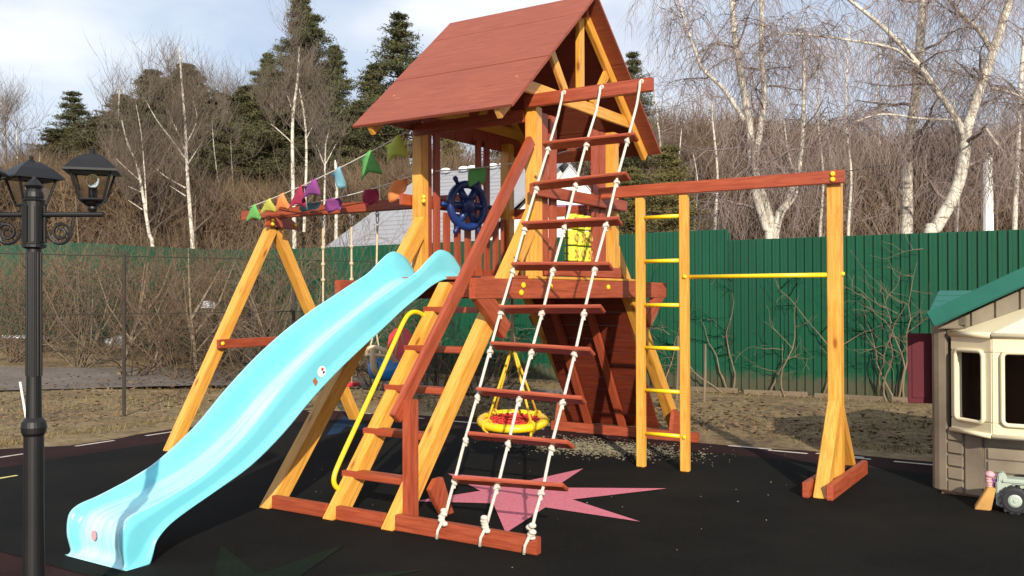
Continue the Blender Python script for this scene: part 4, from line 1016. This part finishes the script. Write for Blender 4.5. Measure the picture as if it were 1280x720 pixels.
# ================================================================== HOUSE BEHIND THE FENCE
def house():
    t = thing('house', 'house behind the fence with pale grey metal roof and white wall', 'house', (-8.4, 12, 0))
    e0 = Vector((-10.5, 8.3, 2.50)); X1 = -6.3; ridge_y, ridge_z = 12.0, 4.62
    r = MB(); n = 5
    for k in range(n):
        xa = e0.x + (X1 - e0.x) * k / n; xb = e0.x + (X1 - e0.x) * (k + 1) / n
        r.prism([(xa, 8.3, 2.50), (xb - .03, 8.3, 2.50), (xb - .03, ridge_y, ridge_z), (xa, ridge_y, ridge_z)], (0, 0, .05 + (.0 if k % 2 else .012)))
        for q in range(18):
            f0 = (q + .5) / 18; yy = 8.3 + (ridge_y - 8.3) * f0; zz = 2.5 + (ridge_z - 2.5) * f0; r.box(((xa + xb) / 2 - .015, yy, zz + .058), (xb - xa - .04, .03, .02))
    r.prism([(e0.x, ridge_y + .002, ridge_z), (X1, ridge_y + .002, ridge_z), (X1, 16, 2.42), (e0.x, 16, 2.42)], (0, 0, .05)); ro = r.build('roof', 'roofmetal', t)
    s = MB()
    for k in range(9): s.ball((e0.x + .4 + k * .45 + random.uniform(-.1, .1), ridge_y - .25, ridge_z + .02), .12, 8, 5, (1.4, .6, .6))
    s.build('roof_snow', 'snow', t, smooth=True)
    w = MB(); w.box((-8.4, 12.1, 1.2), (3.8, 6.8, 2.4)); w.prism([(-10.3, 8.8, 2.38), (-10.3, 15.4, 2.38), (-10.3, 12, 4.5)], (.1, 0, 0)); w.prism([(-6.6, 8.8, 2.38), (-6.6, 15.4, 2.38), (-6.6, 12, 4.5)], (.1, 0, 0)); w.build('wall', 'white', t)
    wi = MB(); wi.box((-8.0, 8.69, 1.5), (1.0, .06, 1.2)); wi.build('window', 'dark', t)
house()
def annex():
    d = foot(716, 20.5); t = thing('garden_shed', 'white walled shed with pointed gable behind the tower balusters', 'shed', d)
    X = Vector((.84, .54, 0)); Y = Vector((-.54, .84, 0)); w = MB()
    q = lambda a, z: d + X * a + Vector((0, 0, z))
    w.prism([q(-.75, 0), q(.62, 0), q(.62, 3.55), q(-.05, 4.35), q(-.75, 3.55)], Y * 2.2); w.build('wall', 'white', t)
    r = MB(); r.prism([q(-.05, 4.36) - Y * .03, q(.70, 3.45) - Y * .03, q(.70, 3.49) - Y * .03, q(-.05, 4.41) - Y * .03], Y * 2.4); r.prism([q(-.05, 4.36) - Y * .03, q(-.8, 3.45) - Y * .03, q(-.8, 3.49) - Y * .03, q(-.05, 4.41) - Y * .03], Y * 2.4); r.build('roof', 'roofmetal', t)
    b = MB(); b.prism([q(-.7, 3.25) - Y * .03, q(.6, 3.25) - Y * .03, q(.6, 3.5) - Y * .03, q(-.7, 3.5) - Y * .03], Y * .028); b.build('band', 'purple', t)
annex()
def far_house():
    b = foot(58, 60); t = thing('far_house', 'tiny orange brick gable of a distant house above the left fence', 'house', b)
    m = MB(); m.box(b + Vector((0, 0, 2.1)), (2.0, 1.5, 4.2)); m.build('wall', 'orange', t); m = MB(); c = b + RGT * 2.6; m.box(Vector((c.x, c.y, 2.1)), (3.2, 1.8, 4.4)); m.build('extension', 'white', t)
far_house()
# ================================================================== UTILITY POLE AND WIRES
b = foot(1236, 24); t = thing('utility_pole', 'pale concrete utility pole above the fence at right', 'utility pole', b)
h = at(1236, 192, 24).z; m = MB(); m.tube([b, b + Vector((0, 0, h))], [.16, .115], 10); m.build('pole', 'white', t); m = MB(); m.tube([b + Vector((0, 0, h)), b + Vector((0, 0, h + .18))], .035, 8); m.build('insulator', 'black', t)
tp = b + Vector((0, 0, h + .15))
for i, (a, lab) in enumerate((((470, 262, 40), 'thin power line sagging left from the utility pole'), ((880, 205, 70), 'thin upper power line crossing behind the birches'), ((2600, 190, 27), 'thin power line leaving right from the utility pole'))):
    q = at(*a) if i != 1 else at(700, 232, 40); s0 = tp if i != 1 else at(2600, 80, 26); m = MB(); m.tube([s0.lerp(q, k / 20) - Vector((0, 0, .5 * 4 * (k / 20) * (1 - k / 20))) for k in range(21)], .012, 4); tag(m.build('power_line', 'black'), lab, 'power line', 'power lines')

# ================================================================== TREES
def path_pts(pix, depth, jitter=0):
    return [at(u, v, depth + (dd[0] if dd else 0)) for (u, v, *dd) in pix]
def catmull(P, n=5):
    out = []
    for k in range(len(P) - 1):
        a, b, c, d = P[max(k - 1, 0)], P[k], P[k + 1], P[min(k + 2, len(P) - 1)]
        for j in range(n):
            t = j / n; out.append(.5 * ((2 * b) + (c - a) * t + (2 * a - 5 * b + 4 * c - d) * t * t + (-a + 3 * b - 3 * c + d) * t ** 3))
    return out + [P[-1]]
def weeping(m, p, d, l, rnd, r, droop=.5):
    pts = [p.copy()]; rad = [r]; q = p.copy(); n = 5
    for k in range(n):
        d = (d + Vector((rnd.gauss(0, .22), rnd.gauss(0, .22), -droop * .55))).normalized(); q = q + d * (l / n); pts.append(q.copy()); rad.append(r * (1 - .75 * (k + 1) / n))
    m.tube(pts, rad, 3, cap=False); return pts
def birch(name, label, stems, depth, seed, ntw=260, tl=1.3, br=14, blen=2.0, group='birches beyond the fence', start=.25, droop=.9, tr=.0045, rise=(.1, .9), slim=.82, mat='twig'):
    """stems: list of (pixel path, r0, r1)"""
    rnd = random.Random(seed); p0 = path_pts(stems[0][0][:1], depth)[0]
    t = thing(name, label, 'tree', (p0.x, p0.y, 0), group); tk = MB(); cr = MB(); lb = MB()
    for pix, r0, r1 in stems:
        P = path_pts(pix, depth)
        if pix is stems[0][0] or P[0].z < 3.2: P = [Vector((P[0].x, P[0].y, -.1))] + P if P[0].z > .4 and (P[0].z < 3.6) else P
        C = catmull(P); n = len(C); rad = [slim * (r0 + (r1 - r0) * k / (n - 1)) for k in range(n)]; rad[-1] *= .4; tk.tube(C, rad, 9, cap=False)
        for b in range(br):
            f = rnd.uniform(start, 1); i = min(n - 2, int(f * (n - 1))); base = C[i]; a = rnd.uniform(0, 6.28)
            d = Vector((cos(a), sin(a), rnd.uniform(*rise))); l = blen * rnd.uniform(.5, 1.2) * (1.15 - .6 * f); pts = [base.copy()]; rr = [rad[i] * .42]; q = base.copy()
            for k in range(6):
                d = (d + Vector((rnd.gauss(0, .22), rnd.gauss(0, .22), rnd.gauss(.02, .16)))).normalized(); q = q + d * (l / 6); pts.append(q.copy()); rr.append(max(.007, rad[i] * .42 * (1 - .14 * (k + 1))))
            lb.tube(pts, rr, 5, cap=False)
            for w in range(max(1, ntw // br)):
                k = rnd.randint(1, 6); a2 = rnd.uniform(0, 6.28); dd = Vector((cos(a2), sin(a2), rnd.uniform(-.1, .6) + (rise[1] - .9)))
                s = weeping(cr, pts[k], dd, tl * rnd.uniform(.5, 1.2), rnd, tr * 1.3, droop)
                for _ in range(2):
                    j = rnd.randint(1, 4); a3 = rnd.uniform(0, 6.28); weeping(cr, s[j], Vector((cos(a3), sin(a3), -.2 if droop > 0 else .7)), tl * rnd.uniform(.3, .7), rnd, tr, droop * 1.3)
    tk.build('trunk', 'birch', t, smooth=True, fix=False); lb.build('branches', mat, t, smooth=True, fix=False); cr.build('crown', mat, t, fix=False); return t

birch('birch_tree', 'large leaning white birch with forked trunk at the far right', [
    ([(1163, 300), (1170, 284), (1192, 245), (1204, 205), (1208, 165), (1222, 120), (1238, 75), (1256, 20), (1275, -40)], .19, .09),
    ([(1206, 170), (1190, 140), (1165, 105), (1143, 75), (1105, 35), (1062, 0), (1020, -35)], .10, .03),
    ([(1143, 78), (1115, 60), (1060, 50), (1005, 43), (958, 43)], .045, .015),
    ([(1242, 68), (1225, 40), (1195, 10), (1170, -20)], .08, .03),
    ([(1195, 150), (1150, 148), (1100, 143), (1050, 158), (1030, 150)], .035, .01),
    ([(1232, 160), (1250, 185), (1275, 215), (1310, 250)], .04, .012),
    ([(1240, 110), (1270, 118), (1310, 140)], .04, .01)], 19, 5, 200, 1.5, 11, 1.5, start=.25)
birch('birch_tree', 'straight white birch left of the large leaning one', [
    ([(1133, 300), (1134, 270), (1134, 215), (1138, 165), (1146, 110), (1150, 55), (1154, 0), (1158, -60)], .165, .10)], 20, 6, 330, 1.5, 20, 1.9, start=.3)
birch('birch_tree', 'many stemmed birch clump rising behind the red monkey beam', [
    ([(962, 300), (958, 285), (946, 245), (940, 200), (936, 150), (926, 95), (918, 40), (914, -20), (912, -60)], .13, .07),
    ([(966, 292), (945, 215), (950, 165), (955, 120), (952, 60), (952, 0), (950, -50)], .10, .05),
    ([(930, 150), (905, 112), (878, 85), (866, 55), (852, 15), (845, -30)], .06, .025),
    ([(968, 290), (985, 250), (1000, 205), (1004, 150), (1005, 90), (1004, 30)], .09, .035),
    ([(972, 292), (996, 240), (985, 190), (980, 150)], .05, .02)], 19.5, 8, 230, 1.35, 13, 1.6, start=.28)
birch('birch_tree', 'slim pale birch at the far right edge of the view', [([(1268, 300), (1272, 200), (1276, 100), (1285, 0), (1290, -60)], .10, .05)], 26, 9, 220, 1.6, 16, 2.0)
for i, (u, top, d, lab) in enumerate(((1060, 30, 27, 'slender birch behind the gap between the two big birches'), (1195, 70, 29, 'slender distant birch behind the fork of the leaning birch'), (893, 120, 28, 'slender young birch left of the birch clump'), (1025, 60, 30, 'thin distant birch right of the birch clump'), (1100, 40, 31, 'thin distant birch left of the straight birch'))):
    birch('young_birch', lab, [([(u, 300), (u + 4, 220), (u - 3, 140), (u + 2, top)], .07, .02)], d, 20 + i, 130, 1.7, 14, 1.9, 'young birches in the wood', .25)
# left birches in front of the dark pines
birch('birch_tree', 'white birch with spreading limbs left of the tall pine', [
    ([(241, 316), (238, 270), (234, 215), (232, 165), (228, 110), (224, 60)], .115, .04), ([(233, 200), (215, 175), (196, 150), (182, 125)], .05, .015), ([(232, 190), (222, 165), (212, 145)], .04, .015), ([(234, 178), (246, 150), (240, 120)], .035, .012), ([(235, 205), (252, 178)], .03, .01), ([(232, 235), (206, 220), (190, 205)], .035, .01), ([(232, 245), (212, 232)], .03, .01)], 26, 31, 110, 1.1, 8, 1.6, 'pale birches before the pines', droop=-.35, rise=(.7, 2.0), slim=.62, mat='leftwig', tr=.004)
birch('birch_tree', 'leaning white birch just right of the lantern', [
    ([(191, 316), (186, 290), (178, 240), (171, 205), (160, 180), (152, 150)], .10, .03), ([(174, 225), (155, 208), (145, 198)], .03, .01), ([(176, 240), (158, 232)], .03, .01), ([(178, 262), (160, 250)], .025, .01), ([(185, 290), (178, 180), (170, 130)], .035, .012)], 25, 32, 90, 1.1, 7, 1.4, 'pale birches before the pines', droop=-.35, rise=(.7, 2.0), slim=.62, mat='leftwig', tr=.004)
birch('birch_tree', 'tall twin stemmed birch in front of the tall pine', [
    ([(368, 300), (366, 220), (366, 150), (372, 100), (374, 58)], .11, .04), ([(380, 290), (383, 200), (381, 150), (374, 110)], .07, .03), ([(367, 180), (345, 160), (338, 155)], .03, .01), ([(382, 175), (395, 150)], .03, .01), ([(366, 140), (358, 115)], .03, .01)], 25, 33, 110, 1.1, 8, 1.4, 'pale birches before the pines', droop=-.35, rise=(.7, 2.0), slim=.62, mat='leftwig', tr=.004)
birch('birch_tree', 'small pale dead birch between swing beam and pine', [
    ([(405, 300), (406, 230), (407, 185), (411, 165)], .06, .02), ([(407, 210), (395, 180)], .025, .01), ([(407, 205), (420, 180)], .025, .01), ([(420, 300), (421, 240), (419, 200)], .09, .06)], 24, 34, 30, .9, 5, 1.1, 'pale birches before the pines', droop=-.35, rise=(.7, 2.0), slim=.62, mat='leftwig', tr=.004)
birch('birch_tree', 'pale birch at the far left edge behind the lanterns', [
    ([(24, 316), (23, 250), (22, 200), (20, 160)], .08, .03), ([(48, 316), (48, 250), (50, 190)], .05, .02)], 30, 35, 110, 1.5, 10, 1.8, 'pale birches before the pines', droop=-.35, rise=(.7, 2.0), slim=.62, mat='leftwig', tr=.004)
birch('birch_tree', 'thin pale birch between the two left birches and the swing', [
    ([(282, 316), (276, 250), (268, 190), (265, 150)], .05, .015), ([(300, 316), (292, 240), (288, 170)], .04, .015)], 30, 36, 80, 1.4, 8, 1.6, 'pale birches before the pines', droop=-.35, rise=(.7, 2.0), slim=.62, mat='leftwig', tr=.004)
birch('birch_tree', 'bare pale birch rising behind the right roof slope', [
    ([(820, 300), (826, 200), (822, 150), (818, 110)], .05, .02), ([(850, 300), (848, 220), (852, 160)], .045, .015), ([(868, 300), (872, 230), (866, 190)], .04, .012)], 26, 37, 90, 1.3, 9, 1.6, 'birches beyond the fence', droop=.2)
# bare tree crowns seen against the left sky
for i, (u, top, d, lab) in enumerate(((150, 80, 42, 'hazy bare treetop left of the pines'), (215, 72, 44, 'hazy bare treetop in front of the tall pine'), (285, 108, 44, 'lower bare treetop near the tall pine'), (8, 140, 46, 'bare treetop at the far left edge'))):
    birch('bare_tree', lab, [([(u, 316), (u + 2, 240), (u - 2, 160), (u, top + 20)], .10, .03)], d, 50 + i, 330, 1.7, 16, 1.9, 'bare trees in the left wood', .3, droop=-.35, tr=.006, rise=(.7, 2.0), mat='leftwig')

# conifers
def needles(m, c, size, n, rnd, sp=(1, 1, .5), ls=.16):
    for _ in range(n):
        p = c + Vector((rnd.gauss(0, size * sp[0]), rnd.gauss(0, size * sp[1]), rnd.gauss(0, size * sp[2])))
        d = Vector((rnd.gauss(0, 1), rnd.gauss(0, 1), rnd.gauss(.2, .8))).normalized(); s = d.orthogonal().normalized(); s = (Matrix.Rotation(rnd.uniform(0, 6.28), 3, d) @ s)
        l = ls * rnd.uniform(.6, 1.4); w = l * .20
        m.face([p - s * w, p + d * l * .4 - s * w * .2 + s * w * .0, p + d * l, p + s * w])
def pine(h, seed, crown0=.35, width=2.6, mat='needle', n=5200, top=.25, ls=.17, whorls=26):
    rnd = random.Random(seed); tk = MB(); cr = MB(); tk.tube([Vector((0, 0, 0)), Vector((rnd.gauss(0, .1), 0, h * .5)), Vector((0, 0, h))], [h * .016 + .05, h * .011 + .03, .03], 8, cap=False)
    tot = 0; per = n // (whorls * 6)
    for k in range(whorls):
        f = crown0 + (1 - crown0) * (k / (whorls - 1)); z = h * f; g = (1 - (f - crown0) / (1 - crown0)); rr = width * (g ** .62 * (1 - top) + top * min(1, g * 2.2) * .6) * rnd.uniform(.68, 1.15)
        for b in range(6):
            a = rnd.uniform(0, 6.28); d = Vector((cos(a), sin(a), rnd.uniform(-.18, .22))); e = Vector((0, 0, z)) + d * rr * rnd.uniform(.55, 1.2); tk.tube([Vector((0, 0, z - .1)), Vector((0, 0, z)) + d * rr * .5 + Vector((0, 0, -.05)), e], [.05, .03, .012], 4, cap=False)
            for j in range(4):
                q = Vector((0, 0, z)).lerp(e, .22 + .26 * j) + Vector((rnd.gauss(0, .1), rnd.gauss(0, .1), .05)); needles(cr, q, .10 + .15 * rr * .5, per // 4 + 1, rnd, (1, 1, .45), ls)
    return tk, cr
PROTO = {}
def conifer(kind, u, depth, topv, label, rot=0, wide=1.0, group='conifers of the wood'):
    b = foot(u, depth); h = at(u, topv, depth).z - b.z; H0, args = KINDS[kind]
    t = thing('spruce_tree' if 'spruce' in kind else 'pine_tree', label, 'tree', (b.x, b.y, b.z), group); s = h / H0
    if kind not in PROTO:
        tk, cr = pine(H0, **args); a = tk.build('trunk', 'pinebark', fix=False); c = cr.build('crown', args.get('mat', 'needle'), fix=False); PROTO[kind] = (a, c); fresh = True
    else:
        a, c = [o.copy() for o in PROTO[kind]]
        for o in (a, c): COL.objects.link(o)
    for o in (a, c): o.parent = t
    t.rotation_euler = (0, 0, rot); t.scale = (s * wide, s * wide, s); return t
KINDS = {'tall': (20, dict(seed=1, crown0=.22, width=5.0, n=120000, top=.22, ls=.165, whorls=44)), 'thin': (14, dict(seed=2, crown0=.55, width=2.2, n=20000, top=.35, ls=.14, whorls=18)),
         'mid': (14, dict(seed=3, crown0=.12, width=3.9, mat='needled', n=80000, top=.25, ls=.15, whorls=38)), 'spruce_low': (8, dict(seed=4, crown0=.05, width=2.0, mat='needley', n=36000, top=.12, ls=.10, whorls=30))}
conifer('tall', 378, 38, -4, 'tallest dark pine left of the tower roof', .4, 1.0)
conifer('tall', 418, 44, 60, 'second dark pine half hidden by the tall one', 2.2, .95)
conifer('tall', 335, 42, 70, 'broad pine filling the left flank of the tallest pine', 4.1, .95)
conifer('thin', 500, 34, 22, 'slim pine with open top beside the red roof', 1.1, 1.15)
conifer('mid', 470, 40, 85, 'dark conifer behind the roof eave corner', .5, 1.1)
conifer('mid', 450, 36, 130, 'low dark conifer left of the roof eave corner', 2.5, 1.1)
conifer('thin', 92, 50, 118, 'small pine with open crown above the lanterns', .2, 1.2)
conifer('mid', 190, 46, 92, 'dark rounded conifer behind the leaning birch', 1.3, 1.25)
conifer('mid', 232, 48, 84, 'dark conifer right behind the spreading birch', 3.3, 1.2)
conifer('mid', 152, 50, 122, 'lower dark conifer above the right lantern', 5.3, 1.3)
conifer('mid', 275, 50, 120, 'dark conifer left of the tall pine group', 4.3, 1.2)
conifer('mid', 120, 52, 150, 'low dark conifer behind the lamp arm', .9, 1.3)
conifer('mid', 310, 46, 120, 'dark conifer filling the gap beside the tall pine', 1.9, 1.2)
for u_, d_, t_, w_, lab_ in ((205, 37, 108, 1.5, 'bushy olive conifer between the two leaning birches'), (262, 36, 128, 1.45, 'bushy olive conifer right of the spreading birch'), (168, 38, 128, 1.5, 'bushy olive conifer directly behind the leaning birch'), (308, 37, 112, 1.3, 'bushy olive conifer at the left foot of the tallest pine'),
        (350, 35, 95, 1.4, 'bushy dark conifer in front of the tallest pine'), (395, 36, 110, 1.4, 'bushy dark conifer behind the twin stemmed birch'), (432, 34, 150, 1.4, 'low bushy conifer above the swing beam'), (125, 40, 158, 1.6, 'low bushy conifer just right of the right lantern'), (70, 44, 165, 1.6, 'low bushy conifer between the lanterns'), (235, 40, 92, 1.4, 'taller bushy conifer behind the spreading birch')):
    conifer('mid', u_, d_, t_, lab_, u_ * .7, w_)
conifer('thin', 792, 30, 70, 'slim conifer just right of the roof gable', 1.7, .9)
conifer('mid', 800, 36, 150, 'dark conifer behind the right roof slope', 2.7, .9)
conifer('spruce_low', 838, 17.5, 188, 'olive green spruce above the side ladder', .3, 1.1)
conifer('spruce_low', 790, 18.5, 215, 'olive green spruce hidden behind the rope ladder', 2.3, 1.1)
conifer('spruce_low', 560, 36, 150, 'green spruce seen between the tower slats', 1.3, 1.1)
conifer('mid', 640, 42, 120, 'dark conifer hidden behind the tower roof', 3.0, 1.1)

def woods(name, label, u0, u1, d0, d1, topf, ntri, ntrunk, mat, seed, ls=1.0, wd=.02, pale='palebrush'):
    rnd = random.Random(seed); m = MB()
    for _ in range(ntri):
        u = rnd.uniform(u0, u1); d = rnd.uniform(d0, d1); b = at(u, 370, d); zt = at(u, topf(u) + 26 * noise.noise((u * .035, d * .2, seed)) , d).z
        f = rnd.random() ** .8; z = .2 + (zt - .2) * f
        dr = Vector((rnd.gauss(0, .45), rnd.gauss(0, .45), rnd.uniform(.15, 1))).normalized(); l = ls * rnd.uniform(.5, 1.4); s = dr.cross(FWD).normalized() if rnd.random() < .7 else dr.orthogonal().normalized(); w = wd * rnd.uniform(.5, 1.5)
        p = Vector((b.x, b.y, z)); m.face([p - s * w, p + s * w, p + dr * l])
    o = m.build(name, mat, fix=False); tag(o, label, 'wood', kind='stuff')
    m = MB()
    for _ in range(ntrunk):
        u = rnd.uniform(u0, u1); d = rnd.uniform(d0 - 2, d1); b = at(u, 370, d); zt = at(u, topf(u) + rnd.uniform(-15, 70), d).z; b.z = 0
        p1 = b + Vector((rnd.gauss(0, .25), rnd.gauss(0, .25), zt * .55)); p2 = p1 + Vector((rnd.gauss(0, .3), rnd.gauss(0, .3), zt * .45)); r = rnd.uniform(.018, .05); m.tube([b, b.lerp(p1, .5) + Vector((rnd.gauss(0, .06), 0, 0)), p1, p2], [r, r * .9, r * .7, .01], 5, cap=False)
        for q in range(4):
            s0 = b.lerp(p1, rnd.uniform(.4, 1)) ; a = rnd.uniform(0, 6.28); m.tube([s0, s0 + Vector((cos(a) * .5, sin(a) * .5, .6)), s0 + Vector((cos(a) * .8, sin(a) * .8, 1.3))], [r * .4, r * .3, .006], 3, cap=False)
    o2 = m.build(name + '_stems', pale, fix=False); tag(o2, label.replace('mass of', 'many thin stems in the'), 'wood', kind='stuff')
woods('right_brushwood', 'brown mass of bare brushwood behind the right fence', 760, 1700, 30, 38, lambda u: 195 - 20 * sin(u * .011), 120000, 200, 'brush', 1, 1.1, .013)
woods('left_brushwood', 'brown mass of bare brushwood behind the left fence', -60, 640, 27, 33, lambda u: 238 - 18 * sin(u * .012 + 1), 90000, 110, 'brush', 2, 1.1, .012)
woods('far_brushwood', 'greyish mass of bare brushwood far behind the birches', 720, 1480, 44, 54, lambda u: 175 - 18 * sin(u * .009), 60000, 90, 'brush', 3, 1.5, .022)
woods('garden_scrub', 'brown mass of thin bare scrub in front of the left fence', -60, 440, 17.5, 22.5, lambda u: 335, 4200, 14, 'brush', 4, .8, .0075)

# ================================================================== LIGHT
SUN_EL = radians(23.5); sd_ = Vector((.63, -.777, 0)).normalized()
sdir = Vector((sd_.x * cos(SUN_EL), sd_.y * cos(SUN_EL), sin(SUN_EL)))
ld = bpy.data.lights.new('sun', 'SUN'); ld.energy = 4.4; ld.angle = radians(.6); ld.color = (1, .90, .74)
lo = bpy.data.objects.new('sun', ld); COL.objects.link(lo); lo.rotation_euler = (-sdir).to_track_quat('-Z', 'Y').to_euler(); lo.location = (0, 0, 30)
w = bpy.data.worlds.new('World'); scene.world = w; w.use_nodes = True; nt = w.node_tree; bg = nt.nodes['Background']
sky = nt.nodes.new('ShaderNodeTexSky'); sky.sky_type = 'NISHITA'; sky.sun_disc = False; sky.sun_elevation = SUN_EL; sky.sun_rotation = math.atan2(sd_.x, sd_.y)
sky.air_density = 1.0; sky.dust_density = 1.2; sky.altitude = 100
tc = nt.nodes.new('ShaderNodeTexCoord'); mp = nt.nodes.new('ShaderNodeMapping'); mp.inputs['Scale'].default_value = (1, 1, 2.6); mp.inputs['Location'].default_value = (.4, .2, .1)
nz = nt.nodes.new('ShaderNodeTexNoise'); nz.inputs['Scale'].default_value = 2.3; nz.inputs['Detail'].default_value = 7; nz.inputs['Roughness'].default_value = .55
nt.links.new(tc.outputs['Generated'], mp.inputs[0]); nt.links.new(mp.outputs[0], nz.inputs['Vector'])
cf = ramp(nt, nz.outputs['Fac'], [(.32, (.5, .5, .5)), (.52, (.85, .85, .85)), (.66, (1, 1, 1))])
nz2 = nt.nodes.new('ShaderNodeTexNoise'); nz2.inputs['Scale'].default_value = 3.1; nz2.inputs['Detail'].default_value = 6
nt.links.new(mp.outputs[0], nz2.inputs['Vector'])
cc = ramp(nt, nz2.outputs['Fac'], [(.38, (4.3, 5.0, 6.3)), (.52, (5.4, 5.9, 6.9)), (.66, (7.6, 7.8, 8.1))])
nt.links.new(mixc(nt, cf, sky.outputs[0], cc), bg.inputs['Color']); bg.inputs['Strength'].default_value = .1
vs = scene.view_settings; vs.view_transform = 'Standard'; vs.look = 'None'; vs.exposure = .5; vs.gamma = 1; vs.use_curve_mapping = False
scene.cycles.max_bounces = 8; scene.cycles.use_denoising = True
